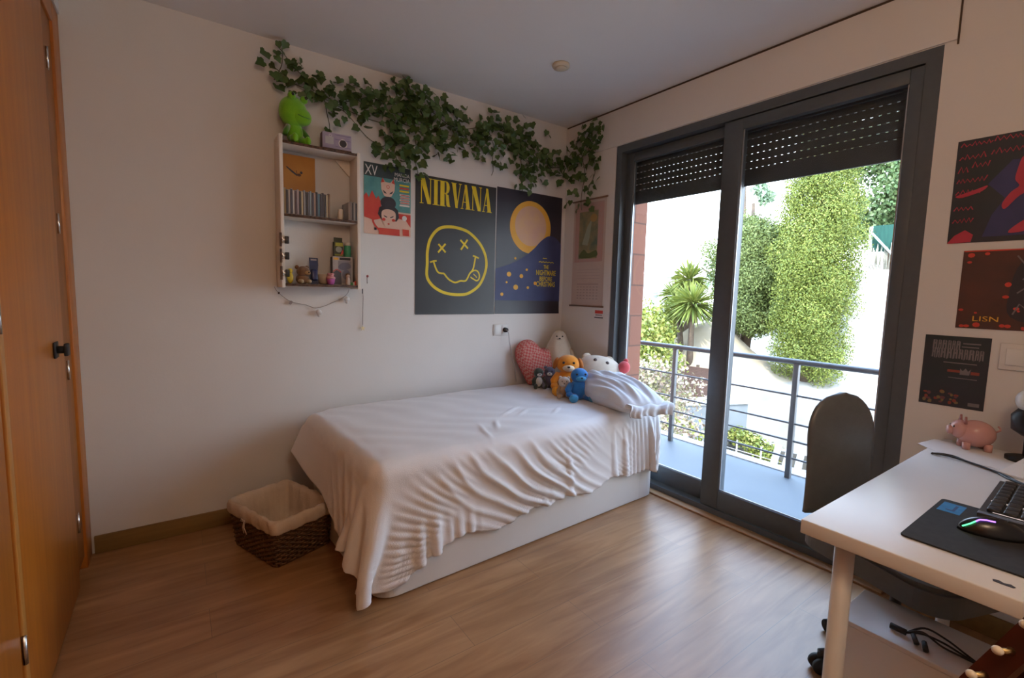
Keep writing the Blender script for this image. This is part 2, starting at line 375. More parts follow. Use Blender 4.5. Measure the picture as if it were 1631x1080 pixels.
# ------------------------------------------------------------------ bed
BED = (-.068, -.03, 0); BR = math.radians(2.6)
bed = thing('bed', 'white single bed base with rounded corner standing along the back wall', 'bed', BED, BR)
def rrect(x0, x1, y0, y1, r, n=8):
    P = []
    for cx, cy, a0 in ((x1 - r, y1 - r, 0), (x0 + r, y1 - r, 90), (x0 + r, y0 + r, 180), (x1 - r, y0 + r, 270)):
        for i in range(n + 1):
            a = math.radians(a0 + 90 * i / n); P.append((cx + r * math.cos(a), cy + r * math.sin(a)))
    return P
XYZ = lambda u, v, d: (u, v, d)
b = MB(); b.prism(rrect(-1.91, -.0, -.99, -.005, .09), XYZ, .006, .30, smooth=False); b.build('base', M['bedw'], bed)
MB().prism(rrect(-1.913, -.11, -.993, -.005, .092), XYZ, .012, .298).build('side_panel', M['bedw'], bed)
MB().box(-1.90, -.0, -.98, -.008, .301, .585, bev=.05, seg=4).build('mattress', M['whitem'], bed)

# duvet: position-based cloth draped over the mattress (hem dragged towards the head so that folds run diagonally)
def drape(nx=140, ny=86, steps=150, iters=14):
    L, Wd, ZT_, rd = 1.93, 1.0, .585, .055
    a = np.linspace(0, 1, nx + 1)[:, None] * np.ones(ny + 1); b = np.ones(nx + 1)[:, None] * np.linspace(0, 1, ny + 1)[None, :]
    hem = .318 + .022 * a ** 3 + .012 * np.sin(a * 23) + .01 * np.sin(a * 41 + 1) - .20 * np.exp(-((1 - a) / .07) ** 2)
    fa = .155 + .27 * np.minimum(b, .68) - .20 * np.clip((b - .66) / .26, 0, 1)
    sa = a * (L + fa); sb = b * (Wd + hem)
    P = np.zeros((nx + 1, ny + 1, 3)); ea = np.maximum(sa - L, 0); eb = np.maximum(sb - Wd, 0)
    ph = sa * 42 - eb * 34 + 1.8 * np.sin(sa * 5.3) + 1.1 * np.sin(sa * 11 + eb * 9) + .6 * np.sin(sa * 19.)
    ridge = (.5 + .5 * np.sin(ph)) ** 2
    P[..., 0] = -(np.minimum(sa, L) + ea * .8); P[..., 1] = -(np.minimum(sb, Wd) + eb * .75 + .05 * ridge * np.minimum(eb * 6, 1))
    P[..., 2] = ZT_ + .03 - ea * .5 - eb * .5 + .004 * np.sin(sa * 7 + sb * 4) + .003 * np.sin(sa * 17 - sb * 12)
    rest0 = np.stack([-sa, -sb], -1).reshape(-1, 2)
    sx = (1 + .07 * np.minimum(np.maximum(sb - Wd + .12, 0) * 5, 1) * (sa < L) + .003).reshape(-1)
    groups = []
    for di, dj, s in ((1, 0, 1.), (0, 1, 1.), (1, 1, .3), (1, -1, .3), (2, 0, .07), (0, 2, .07)):
        ii, jj = np.meshgrid(np.arange(nx + 1), np.arange(ny + 1), indexing='ij')
        ok = (ii + di <= nx) & (jj + dj <= ny) & (jj + dj >= 0); i0 = ii[ok]; j0 = jj[ok]
        I = i0 * (ny + 1) + j0; J = (i0 + di) * (ny + 1) + j0 + dj; st = max(abs(di), abs(dj))
        key = (i0 // st) % 2 if di else (j0 // st) % 2
        for k in range(2):
            m = key == k; d = (rest0[I[m]] - rest0[J[m]]).copy(); d[:, 0] *= .5 * (sx[I[m]] + sx[J[m]])
            groups.append((I[m], J[m], np.linalg.norm(d, axis=1), s))
    X = P.reshape(-1, 3).copy(); V = np.zeros_like(X); dt = 1 / 60
    fb = b.reshape(-1); pin = (sb.reshape(-1) < Wd - .12) & (sa.reshape(-1) < L - .12)
    pinX = X[pin].copy(); pinX[:, 2] = ZT_ + .010
    c = np.array([-L / 2, -Wd / 2, ZT_ / 2]); h = np.array([L / 2, Wd / 2, ZT_ / 2]) - rd
    flare = .06 + .42 * np.clip(1 - fb * 3, 0, 1)
    def collide(X, Xp):
        q = X - c; aq = np.abs(q) - h; mx = np.maximum(aq, 0); ln = np.linalg.norm(mx, axis=1)
        sd = ln + np.minimum(aq.max(axis=1), 0) - rd - .008; m = sd < 0
        n = np.zeros_like(X); out = ln > 1e-9; n[out] = mx[out] / ln[out][:, None] * np.sign(q[out])
        idx = np.where(~out)[0]; k = aq[idx].argmax(axis=1); n[idx, k] = np.sign(q[idx, k])
        X[m] -= n[m] * sd[m][:, None]
        d = X[m] - Xp[m]; dn = (d * n[m]).sum(1)[:, None] * n[m]; X[m] -= .75 * (d - dn)
        lim = -(L + .01 + flare * (ZT_ - .05 - X[:, 2])); m = (ea_ > .01) & (X[:, 2] < ZT_ - .05) & (X[:, 0] > lim); X[m, 0] = lim[m]
        X[:, 2] = np.maximum(X[:, 2], .012); X[:, 1] = np.minimum(X[:, 1], -.004); X[:, 0] = np.minimum(X[:, 0], .0)
    ea_ = ea.reshape(-1)
    for s in range(steps):
        Xp = X.copy(); V[:, 2] -= 9.8 * dt
        if s < 70: V[:, 0] += 4.5 * dt * np.minimum(np.maximum(-X[:, 1] - 1.0, 0) * 30, 1) * np.clip(1.93 + X[:, 0], 0, .3) / .3
        X = X + V * dt
        for it in range(iters):
            for I, J, r, w in groups:
                d = X[I] - X[J]; l = np.linalg.norm(d, axis=1); k = (l - r) / (l + 1e-9) * .5 * w
                cc = d * np.where(l < r, k * .6, k)[:, None]; X[I] -= cc; X[J] += cc
            X[pin] = pinX
            if it % 3 == 2 or it == iters - 1: collide(X, Xp)
        V = (X - Xp) / dt * (.97 if s < 100 else .85)
    sa = sa.reshape(-1); sb = sb.reshape(-1); top = np.clip((Wd - .03 - sb) * 12, 0, 1) * np.clip((L - .03 - sa) * 12, 0, 1)
    X[:, 2] += top * (.004 + .0030 * np.sin(sa * 9 + 3 * np.sin(sb * 4)) * np.sin(sb * 7 + 1) + .0016 * np.sin(sa * 31 + sb * 22 + 2 * np.sin(sb * 9)))
    # finer grid, then crisp drag folds of the hanging front and close gathers at the head end
    def up(G):
        for ax in (0, 1):
            G = np.moveaxis(G, ax, 0); n = len(G); E = np.concatenate([2 * G[:1] - G[1:2], G, 2 * G[-1:] - G[-2:-1]])
            mid = (-E[:n - 1] + 9 * E[1:n] + 9 * E[2:n + 1] - E[3:n + 2]) / 16
            O = np.empty((2 * n - 1,) + G.shape[1:]); O[::2] = G; O[1::2] = mid; G = np.moveaxis(O, 0, ax)
        return G
    X = up(X.reshape(nx + 1, ny + 1, 3)); sa = up(sa.reshape(nx + 1, ny + 1)).reshape(-1); sb = up(sb.reshape(nx + 1, ny + 1)).reshape(-1); nx *= 2; ny *= 2; X = X.reshape(-1, 3)
    eb = np.maximum(sb - Wd + .03, 0); ea2 = np.maximum(sa - L + .03, 0); hd_ = np.clip((.40 - sa) / .15, 0, 1)
    dg = sa + .85 * eb + 1.3 * eb ** 2
    p1 = 2 * PI / .105 * dg + 1.3 * np.sin(sa * 7.1 + 1) + .5 * np.sin(sa * 17 - eb * 6); p3 = 2 * PI / .047 * (dg + .2 * eb) + 1.6 * np.sin(sa * 9 + 2)
    p2 = 2 * PI / .040 * (sa + .12 * eb) + 1.5 * np.sin(sa * 21)
    f_ = lambda p, e=1.5: (1 - np.abs(np.sin(p / 2))) ** e
    env = np.clip(eb * 7, 0, 1) * np.clip((L - .02 - sa) * 12, 0, 1)
    am = np.clip(.55 + .6 * np.sin(sa * 5.3 + 6 * eb + .7), .1, 1); am3 = np.clip(.35 + .7 * np.sin(sa * 8.1 - 9 * eb + 2), 0, 1)
    X[:, 1] -= env * ((1 - hd_) * (.024 * f_(p1) * am + .011 * f_(p3, 1.2) * am3) + hd_ * (.016 * f_(p2, 1.1) + .004))
    # a few folds of the foot corner and faint creases on top
    q = 2 * PI / .10 * (sb - .4 * ea2); en2 = np.clip(ea2 * 6, 0, 1) * np.clip((sb - .45) * 3, 0, 1)
    X[:, 0] -= en2 * .016 * f_(q, 1.3)
    for s0, b0, ln, an in ((.95, .62, .16, .5), (.90, .68, .10, .55), (1.30, .86, .14, 1.2), (1.18, .80, .10, 1.0), (.70, .75, .12, .6)):
        du = (sa - s0) * math.cos(an) + (sb - b0) * math.sin(an); dv_ = -(sa - s0) * math.sin(an) + (sb - b0) * math.cos(an)
        X[:, 2] += .008 * np.exp(-(du / ln * 1.6) ** 2 - (dv_ / .012) ** 2)
    fs = [(i * (ny + 1) + j, i * (ny + 1) + j + 1, (i + 1) * (ny + 1) + j + 1, (i + 1) * (ny + 1) + j) for i in range(nx) for j in range(ny)]
    return X, fs
X, fs = drape()
dv = MB().add([tuple(p) for p in X], fs, 0, True).build('duvet', M['duvet'], None, BED, (0, 0, BR))
sm = dv.modifiers.new('solid', 'SOLIDIFY'); sm.thickness = .006; sm.offset = 1
tag(dv, 'wrinkled white duvet spread over the bed, hanging at its front and foot', 'duvet')

# crumpled pillow at the head end
def pillow():
    nu, nv = 88, 60; vs = []; fs = []
    for side in (1, -1):
        for i in range(nu + 1):
            for j in range(nv + 1):
                u = 2 * i / nu - 1; v = 2 * j / nv - 1
                e = max(0, (1 - abs(u) ** 3.2)) ** .5 * max(0, (1 - abs(v) ** 3.2)) ** .5
                x = v * .178 * (1 - .10 * u * u); y = u * .375 * (1 - .07 * v * v)
                wr = .009 * math.sin(9 * v + 2.5 * u + 1.2 * math.sin(2.2 * u)) + .0065 * math.sin(19 * v - 3 * u + 1.6 * math.sin(3 * u + 1)) * (.6 + .4 * math.sin(4 * u)) + .004 * math.sin(31 * v + 5 * u + 1.5 * math.sin(5 * u)) * (.5 + .5 * math.sin(3 * u + 2))
                z = .075 + side * .085 * e * (1.0 + .25 * math.sin(1.5 * u + 1)) + (wr * 1.15 * min(1, 1.6 * e * e) if side > 0 else 0)
                z = max(z - .05 * max(0, -u - .55), .004)
                vs.append((x, y, z))
    o = (nu + 1) * (nv + 1)
    for i in range(nu):
        for j in range(nv):
            a = i * (nv + 1) + j; fs.append((a, a + nv + 1, a + nv + 2, a + 1)); fs.append((o + a, o + a + 1, o + a + nv + 2, o + a + nv + 1))
    return MB().add(vs, fs, 0, True)
PL = (-.245, -.815, .597)
pw = thing('pillow', 'crumpled greyish white pillow at the window end of the bed', 'pillow', PL, math.radians(-14))
pillow().build('pillow_body', M['pillow'], pw)
# open flap of the pillowcase hanging over the front edge of the bed
nu, nv = 60, 22; vs = []; fs = []
for i in range(nu + 1):
    for j in range(nv + 1):
        u = i / nu; v = j / nv
        w_ = (.010 * math.sin(15 * u + 2 * math.sin(7 * u)) + .005 * math.sin(41 * u + 3 * math.sin(5 * u))) * (.15 + v)
        vs.append((-.14 + .30 * u + .01 * math.sin(6 * v), -.345 - .055 * math.sin(min(v * 1.6, 1) * PI / 2) + w_, .072 - .012 * v - .075 * max(0, v - .30) ** 1.1 + .006 * math.sin(14 * u + 1 + 2 * v)))
for i in range(nu):
    for j in range(nv):
        a = i * (nv + 1) + j; fs.append((a, a + 1, a + nv + 2, a + nv + 1))
fl = MB().add(vs, fs, 0, True).build('pillowcase_flap', M['pillow'], pw)
md = fl.modifiers.new('s', 'SOLIDIFY'); md.thickness = .004

# ------------------------------------------------------------------ wicker basket with lining
BK = (-2.168, -.385, 0)
bk = thing('wicker_basket', 'rectangular brown wicker basket with cream cloth lining at the bed foot', 'basket', BK, math.radians(21))
def ringp(hx, hy, r, n):
    P = rrect(-hx, hx, -hy, hy, r, 6); P.append(P[0]); D = [0]
    for a, q in zip(P, P[1:]): D.append(D[-1] + math.dist(a, q))
    out = []
    for i in range(n):
        t = D[-1] * i / n; k = max(j for j in range(len(D)) if D[j] <= t); k = min(k, len(P) - 2)
        f_ = (t - D[k]) / max(1e-9, D[k + 1] - D[k]); a, q = P[k], P[k + 1]
        nx_, ny_ = (q[1] - a[1]), -(q[0] - a[0]); l = math.hypot(nx_, ny_) or 1
        out.append((a[0] + (q[0] - a[0]) * f_, a[1] + (q[1] - a[1]) * f_, nx_ / l, ny_ / l))
    return out
wv = MB(); rows = 18; n = 168; hz = .212
for k in range(rows):
    z = .012 + k * (hz - .02) / (rows - 1); s_ = .90 + .10 * k / (rows - 1)
    R = ringp(.153 * s_, .205 * s_, .02, n); pts = []
    for i, (x, y, nx_, ny_) in enumerate(R):
        o_ = .0055 * math.cos(PI * i / 3 + PI * (k % 2)); pts.append((x + nx_ * o_, y + ny_ * o_, z + random.uniform(-.0008, .0008)))
    pts.append(pts[0]); wv.tube(pts, .0058, n=5, caps=False)
for i, (x, y, nx_, ny_) in enumerate(ringp(.153, .205, .02, 56)):
    wv.tube([(x * .9, y * .9, .004), (x, y, hz)], .0042, n=5)
wv.prism(rrect(-.137, .137, -.184, .184, .02), XYZ, .0, .012)
wv.build('woven_body', M['wicker'], bk)
ln = MB(); R = ringp(.153, .205, .03, 120); prof = [(1.045, .172), (1.075, .176), (1.095, .186), (1.10, .205), (1.085, .225), (1.03, .238), (.955, .232), (.90, .21), (.845, .11), (.79, .03), (.5, .022), (.02, .02)]
vs = []; fs = []; n = len(R)
for q, (s_, z) in enumerate(prof):
    for i, (x, y, nx_, ny_) in enumerate(R):
        j = .003 * math.sin(i * .9 + q) + .0025 * math.sin(i * 2.1 + q * .7); vs.append((x * s_ + nx_ * j, y * s_ + ny_ * j, z + .002 * math.sin(i * .7)))
for q in range(len(prof) - 1):
    for i in range(n): fs.append((q * n + i, q * n + (i + 1) % n, (q + 1) * n + (i + 1) % n, (q + 1) * n + i))
ln.add(vs, fs, 0, True).build('cloth_lining', M['linen'], bk)
tb = MB(); c0 = (-.176, .02, .185)
for s_ in (1, -1):
    tb.tube([(c0[0], c0[1], c0[2]), (c0[0] - .006, c0[1] + s_ * .014, c0[2] + .01), (c0[0] - .006, c0[1] + s_ * .022, c0[2] - .002), (c0[0] - .003, c0[1], c0[2])], .0026, n=6)
    tb.tube([(c0[0], c0[1], c0[2]), (c0[0] - .004, c0[1] + s_ * .006, c0[2] - .03), (c0[0] + .004, c0[1] + s_ * .012, c0[2] - .065)], .0026, n=6)
tb.build('tie_bow', M['linen'], bk)
# ------------------------------------------------------------------ posters
def back_sheet(x, z, w, h, curl=.0):
    fn = lambda u, v, d: (u, -.0012 - d - curl * (2 * u / w - 1) ** 2 * .0, v)
    return fn
def poster_back(name, label, x, z, w, h, cat='poster'):
    t = thing(name, label, cat, (x, -.001, z))
    def fn(u, v, d):
        e = .004 * (max(0, .09 - v) / .09) ** 2
        return (u, -.0012 - e - d, v)
    return t, fn
def poster_win(name, label, y, z, w, h, cat='poster'):
    """on the window wall: u runs towards -y"""
    t = thing(name, label, cat, (-.001, y, z))
    return t, (lambda u, v, d: (-.0012 - d, -u, v))
def sheet(t, fn, w, h, m, nu=6, nv=60, name='sheet'):
    vs = [fn(w * i / nu, h * j / nv, 0) for i in range(nu + 1) for j in range(nv + 1)]
    vs += [fn(w * i / nu, h * j / nv, -.0009) for i in range(nu + 1) for j in range(nv + 1)]
    fs = []; o = (nu + 1) * (nv + 1)
    for i in range(nu):
        for j in range(nv):
            a = i * (nv + 1) + j; fs.append((a, a + nv + 1, a + nv + 2, a + 1)); fs.append((o + a, o + a + 1, o + a + nv + 2, o + a + nv + 1))
    return MB().add(vs, fs, 0, True).build(name, m, t)
def fine(poly, k=10):
    """subdivide outline so that it follows the sheet"""
    out = []
    for a, b in zip(poly, poly[1:] + poly[:1]): out += [(a[0] + (b[0] - a[0]) * i / k, a[1] + (b[1] - a[1]) * i / k) for i in range(k)]
    return out

ink = dict(rough=.55)
M['pblack'] = mat('black poster stock', (.022, .021, .024), (.034, .032, .034), scale=3, rough=.42, detail=6)
M['pyel'] = mat('yellow ink', (.80, .60, .015), (.70, .52, .012), scale=9, **ink)
M['pnight'] = mat('midnight poster stock', (.020, .019, .030), (.036, .030, .048), scale=4, rough=.42)
M['porange'] = mat('orange ink', (.75, .36, .03), (.78, .44, .06), scale=6, **ink)
M['ppeach'] = mat('peach ink', (.62, .36, .27), (.68, .42, .22), scale=10, **ink)
M['pnavy'] = mat('navy ink', (.032, .042, .125), (.05, .06, .16), scale=7, **ink)
M['pred'] = mat('red ink', (.55, .035, .03), (.62, .07, .04), scale=12, **ink)
M['pteal'] = mat('teal ink', (.06, .22, .23), (.11, .33, .32), scale=14, **ink)
M['pdteal'] = mat('dark teal ink', (.03, .05, .055), **ink)
M['pwhite'] = mat('white ink', (.72, .70, .68), **ink)
M['pskin'] = mat('pale skin ink', (.72, .50, .40), (.70, .46, .36), scale=20, **ink)
M['phair'] = mat('dark hair ink', (.035, .03, .04), **ink)

# -- band poster: NIRVANA in condensed serif capitals over a hand drawn yellow face
PW, PH = .622, .905
t, fn = poster_back('band_poster', 'black poster with yellow capitals and a drawn yellow face', -1.287, 1.14, PW, PH)
sheet(t, fn, PW, PH, M['pblack'])
def serif(ch, x, y0, y1, w):
    """condensed fat-face capital -> list of polygons"""
    h = y1 - y0; T = .42 * w; t_ = .07 * w; s = .035 * h; P = []
    R = lambda a, b, c, d: P.append([(x + a * w, y0 + c * h), (x + b * w, y0 + c * h), (x + b * w, y0 + d * h), (x + a * w, y0 + d * h)])
    Q = lambda *q: P.append([(x + a * w, y0 + b * h) for a, b in q])
    k = .028
    if ch == 'I': R(.22, .78, 0, 1); R(0, 1, 0, k); R(0, 1, 1 - k, 1)
    if ch == 'N':
        R(.10, .17, 0, 1); R(0, .3, 0, k); R(.83, .90, 0.0, 1); R(.72, 1, 1 - k, 1); Q((.0, 1), (.40, 1), (.90, 0), (.62, 0)); 
    if ch == 'R':
        R(.08, .44, 0, 1); R(0, .54, 0, k); R(0, .2, 1 - k, 1)
        o = [(.44, 1)] + [(.60 + .30 * math.cos(a), .755 + .245 * math.sin(a)) for a in [PI / 2 - PI * i / 14 for i in range(15)]] + [(.44, .51)]
        i_ = [(.44, .54)] + [(.55 + .07 * math.cos(a), .755 + .215 * math.sin(a)) for a in [-PI / 2 + PI * i / 14 for i in range(15)]] + [(.44, .97)]
        for a in range(len(o) - 1):
            b = len(i_) - 1 - a; Q(o[a], o[a + 1], i_[b - 1], i_[b])
        Q((.50, .53), (.80, .47), (.92, .06), (1.0, .0), (.72, 0), (.62, .06), (.56, .45))
    if ch == 'V': Q((.06, 1), (.42, 1), (.64, .0), (.42, 0)); Q((.84, 1), (.91, 1), (.60, 0), (.50, .05)); R(0, .5, 1 - k, 1); R(.72, 1, 1 - k, 1)
    if ch == 'A': Q((.09, 0), (.16, 0), (.50, .93), (.42, 1)); Q((.36, 1), (.58, 1), (.93, 0), (.57, 0)); R(.22, .66, .27, .30); R(0, .28, 0, k); R(.48, 1, 0, k)
    return P
pr = Print(fn); wl = [('N', .088), ('I', .046), ('R', .084), ('V', .080), ('A', .080), ('N', .086), ('A', .080)]
x = .030
for ch, w_ in wl:
    for q in serif(ch, x, .724, .888, w_): pr.poly(q, 0, 1)
    x += w_ + .0035 - (.010 if ch == 'V' else 0)
pr.mb.build('lettering', M['pyel'], t)
pr = Print(fn); ox, oz = -1.287, 1.14
S_ = lambda L: [(a - ox, b - oz) for a, b in L]
circ = S_([(-1.201, 1.477), (-1.203, 1.40), (-1.180, 1.353), (-1.131, 1.313), (-1.06, 1.285), (-.962, 1.276), (-.878, 1.29), (-.79, 1.353), (-.742, 1.458), (-.744, 1.548), (-.79, 1.633), (-.869, 1.70), (-.944, 1.727), (-1.042, 1.733), (-1.121, 1.71), (-1.178, 1.643), (-1.200, 1.559)])
def fpart(name, *L):
    q = Print(fn)
    for l in L: q.quads(l, 0)
    q.mb.build(name, M['pyel'], t)
fpart('face_outline', stroke(smooth2(circ, 6, True), .020, True))
for A_, B_ in (([(-1.12, 1.612), (-1.066, 1.56)], [(-1.067, 1.617), (-1.122, 1.556)]), ([(-.953, 1.653), (-.892, 1.599)], [(-.896, 1.66), (-.948, 1.586)])):
    fpart('crossed_eye', stroke(S_(A_), .013), stroke(S_(B_), .013))
mouth = S_([(-1.155, 1.495), (-1.140, 1.455), (-1.122, 1.426), (-1.098, 1.418), (-1.076, 1.416), (-1.055, 1.394), (-1.030, 1.374), (-.99, 1.360), (-.948, 1.372), (-.905, 1.376), (-.875, 1.425), (-.850, 1.455), (-.838, 1.50), (-.830, 1.545)])
fpart('mouth', stroke(smooth2(mouth, 5), .012), stroke(S_([(-1.180, 1.487), (-1.155, 1.497), (-1.132, 1.500)]), .011), stroke(S_([(-.852, 1.552), (-.83, 1.547), (-.802, 1.537)]), .011))
tong = S_([(-.862, 1.436), (-.842, 1.449), (-.815, 1.448), (-.797, 1.425), (-.797, 1.395), (-.815, 1.378), (-.842, 1.388), (-.868, 1.402)])
fpart('tongue', stroke(smooth2(tong, 5), .010), stroke(S_([(-.845, 1.425), (-.825, 1.410), (-.815, 1.398)]), .007))

# -- film poster (plain stand-in: disc, dark rise, title words)
PW2, PH2 = .622, .915
t, fn = poster_back('film_poster', 'dark night poster with orange disc and yellow title, nearest the corner', -.658, 1.142, PW2, PH2)
sheet(t, fn, PW2, PH2, M['pnight'])
pr = Print(fn)
pr.poly(disc((.315, .655), .196, n=60), 0, 1); pr.poly(disc((.315, .665), .150, n=60), 1, 2)
hill = smooth2([(.622, .55), (.56, .60), (.49, .605), (.42, .565), (.35, .50), (.26, .435), (.14, .375), (.0, .33)], 6)
pr.poly(fine(hill, 1) + [(.0, .10), (.622, .10)], 2, 3)
for u, v, r in ((.12, .295, .020), (.235, .285, .017), (.185, .20, .022), (.06, .145, .014), (.30, .20, .012), (.175, .415, .010), (.37, .235, .015), (.285, .335, .011), (.10, .235, .009)):
    pr.poly(disc((u, v), r, r * .9, 20), 0, 4)
for i, (s_, h_) in enumerate((('THE', .030), ('NIGHTMARE', .040), ('BEFORE', .034), ('CHRISTMAS', .040))):
    pr.text(s_, .475, .345 - i * .044 - (0 if i else -.006), h_, 3, 5, width=(.05, .20, .13, .19)[i], center=True, bold=.0006)
pr.quads(stroke([(.40 + .015 * i, .400 + .006 * (i % 2)) for i in range(11)], .006), 3, 5); pr.quads(stroke([(.44 + .01 * i, .43 + .004 * (i % 2)) for i in range(5)], .005), 3, 5)
pr.mb.build('print', [M['porange'], M['ppeach'], M['pnavy'], M['pyel']], t)

# -- small festival poster beside the shelf
PW3, PH3 = .300, .425
t, fn = poster_back('festival_poster', 'small teal and red poster headed XV beside the shelf', -1.620, 1.637, PW3, PH3)
sheet(t, fn, PW3, PH3, M['pskin'])
pr = Print(fn); I3 = [M['pdteal'], M['pteal'], M['pred'], M['pwhite'], M['pskin'], M['phair'], M['pyel']]
pr.rect(0, PW3, .335, PH3, 0, 1); pr.rect(0, .105, .20, .345, 1, 2); pr.rect(.105, PW3, .15, .345, 1, 2)
pr.poly([(0, .10), (0, .225), (.015, .245), (.03, .215), (.05, .262), (.075, .215), (.09, .235), (.105, .20), (.11, .10), (.06, .085)], 2, 3)
pr.poly([(.20, .14), (.30, .14), (.30, .06), (.27, .10), (.22, .11)], 2, 3)
pr.quads(stroke(smooth2([(.12, .16), (.075, .13), (.055, .085), (.075, .045), (.11, .02)], 6), [.012] * 24 + [.008]), 2, 3)
pr.poly([(.105, .315), (.115, .345), (.135, .322), (.165, .322), (.185, .345), (.195, .315), (.192, .275), (.172, .240), (.150, .232), (.125, .240), (.108, .275)], 4, 4)
pr.poly([(.105, .315), (.115, .347), (.128, .322)], 2, 5); pr.poly([(.172, .322), (.185, .347), (.195, .315)], 2, 5)
pr.poly([(.115, .275), (.135, .262), (.142, .252), (.125, .256)], 5, 5); pr.poly([(.185, .275), (.165, .262), (.158, .252), (.175, .256)], 5, 5)
pr.quads(stroke(disc((.150, .295), .009, n=14), .003, True), 2, 5)
pr.poly(disc((.152, .198), .050, .038, 24), 5, 4); pr.poly([(.085, .125), (.095, .165), (.125, .185), (.185, .185), (.215, .160), (.222, .115), (.205, .09), (.110, .09)], 5, 4)
pr.poly(smooth2([(.112, .145), (.152, .160), (.195, .145), (.198, .10), (.178, .06), (.152, .046), (.126, .06), (.110, .10)], 4, True), 4, 6)
pr.poly([(.122, .122), (.145, .112), (.142, .107), (.124, .114)], 5, 7); pr.poly([(.185, .122), (.162, .112), (.165, .107), (.183, .114)], 5, 7)
pr.poly(disc((.122, .095), .012, .009, 12), 2, 7); pr.poly(disc((.185, .095), .012, .009, 12), 2, 7); pr.poly(disc((.153, .070), .007, .005, 12), 2, 7)
pr.rect(.09, .225, .002, .042, 2, 6); pr.rect(.245, .288, .006, .046, 2, 6); pr.rect(.062, .076, .025, .040, 5, 6)
pr.text('XV', .006, .352, .062, 3, 3, width=.078); pr.text('MANGA', .292 - .10, .368, .022, 3, 3, width=.10); pr.text('MURCIA', .292 - .105, .338, .024, 3, 3, width=.105)
for i in range(3): pr.rect(.225, .288, .312 - i * .018, .322 - i * .018, 6 if i != 1 else 2, 4)
for i in range(5): pr.rect(.226 + .004 * (i % 2), .292, .252 - i * .016, .263 - i * .016, 3, 4)
for i in range(4): pr.rect(.232, .289, .2545 - i * .016, .2595 - i * .016, 2, 5)
pr.poly(disc((.258, .115), .016, n=20), 3, 5)
pr.mb.build('print', I3, t)

# -- hanging scroll calendar on the window wall
CW, CH = .338, .80
t, fn = poster_win('scroll_calendar', 'tall scroll calendar with green picture between ivy and balcony door', -.112, 1.212, CW, CH, 'calendar')
M['pcream'] = mat('cream calendar paper', (.56, .46, .42), (.52, .42, .385), scale=10, rough=.8)
M['ppink'] = mat('pink calendar border', (.50, .30, .27), (.46, .33, .30), scale=40, rough=.8)
M['ppic'] = mat('green landscape picture', (.10, .16, .12), (.36, .29, .15), scale=11, rough=.7, detail=7)
M['pgrey'] = mat('grey print', (.36, .30, .29), rough=.8)
sheet(t, fn, CW, CH, M['pcream'])
pr = Print(fn); pr.rect(.02, .318, .335, .775, 0, 1); pr.rect(.065, .262, .36, .715, 1, 2)
pr.poly(smooth2([(.075, .37), (.12, .43), (.17, .40), (.25, .42), (.255, .372)], 4, True), 3, 3); pr.poly([(.10, .47), (.15, .60), (.20, .66), (.18, .52), (.16, .46)], 4, 3); pr.poly(disc((.215, .66), .035, .03, 16), 5, 3)
for i in range(5):
    for j in range(7): pr.rect(.062 + .034 * j, .080 + .034 * j, .055 + .022 * i, .061 + .022 * i, 2, 1)
pr.rect(.06, .29, .165, .17, 2, 1)
for i in range(4): pr.rect(.05, .30, .21 + .022 * i, .2115 + .022 * i, 2, 1)
pr.mb.build('print', [M['ppink'], M['ppic'], M['pgrey'], mat('olive ink', (.10, .14, .06)), mat('pale green ink', (.33, .38, .30)), mat('ochre ink', (.42, .28, .10))], t)
rd = mat('brown calendar rod', (.20, .11, .07), rough=.5)
MB().tube([(-.006, .012, CH), (-.006, -CW - .012, CH)], .006).build('rod', rd, t); MB().tube([(-.006, .012, 0), (-.006, -CW - .012, 0)], .006).build('rod', rd, t)
t, fn = poster_win('sticker', 'small pink and grey sticker below the scroll calendar', -.375, 1.127, .088, .062, 'sticker')
sheet(t, fn, .088, .062, M['pwhite'], 2, 2)
pr = Print(fn); pr.rect(.004, .084, .034, .058, 0); pr.rect(.01, .078, .018, .028, 1); pr.rect(.0, .088, .0, .008, 2)
pr.mb.build('print', [M['pred'], M['pgrey'], M['phair']], t)

# -- three posters right of the balcony door
M['pmag'] = mat('crimson ink', (.42, .03, .055), (.48, .045, .08), scale=16, **ink)
M['pslate'] = mat('dark slate poster stock', (.022, .034, .038), (.036, .034, .05), scale=5, rough=.5)
M['pblue'] = mat('deep blue ink', (.03, .04, .12), (.05, .05, .15), scale=8, **ink)
M['prust'] = mat('dark rust poster stock', (.10, .034, .024), (.06, .03, .026), scale=9, rough=.55, detail=7)
M['pfaint'] = mat('faded grey ink', (.20, .185, .19), (.16, .14, .15), scale=30, **ink)
W4, H4 = .44, .40
t, fn = poster_win('music_poster', 'dark blue poster with crimson handwriting, uppermost right of the balcony door', -2.338, 1.541, W4, H4)
sheet(t, fn, W4, H4, M['pslate']); pr = Print(fn); rg = random.Random(5)
pr.poly([(.10, .02), (.44, .02), (.44, .24), (.30, .27), (.17, .20), (.12, .10)], 1, 1); pr.poly([(.10, .22), (.16, .30), (.26, .29), (.24, .18), (.16, .15)], 1, 1)
def scrawl(u0, u1, v, h):
    u = u0; P = []
    while u < u1: P.append((u, v + (h if len(P) % 2 else 0) * rg.uniform(.5, 1))); u += rg.uniform(.005, .009)
    pr.quads(stroke(P, .0042), 0, 3)
for u0, u1, v, h in ((.01, .10, .375, .016), (.105, .22, .378, .018), (.235, .40, .382, .014), (.01, .09, .325, .022), (.10, .20, .330, .022), (.22, .30, .335, .018), (.01, .04, .275, .024), (.05, .10, .290, .026), (.01, .10, .235, .022), (.01, .09, .19, .018), (.01, .07, .128, .018), (.01, .07, .08, .020)):
    scrawl(u0, u1, v, h)
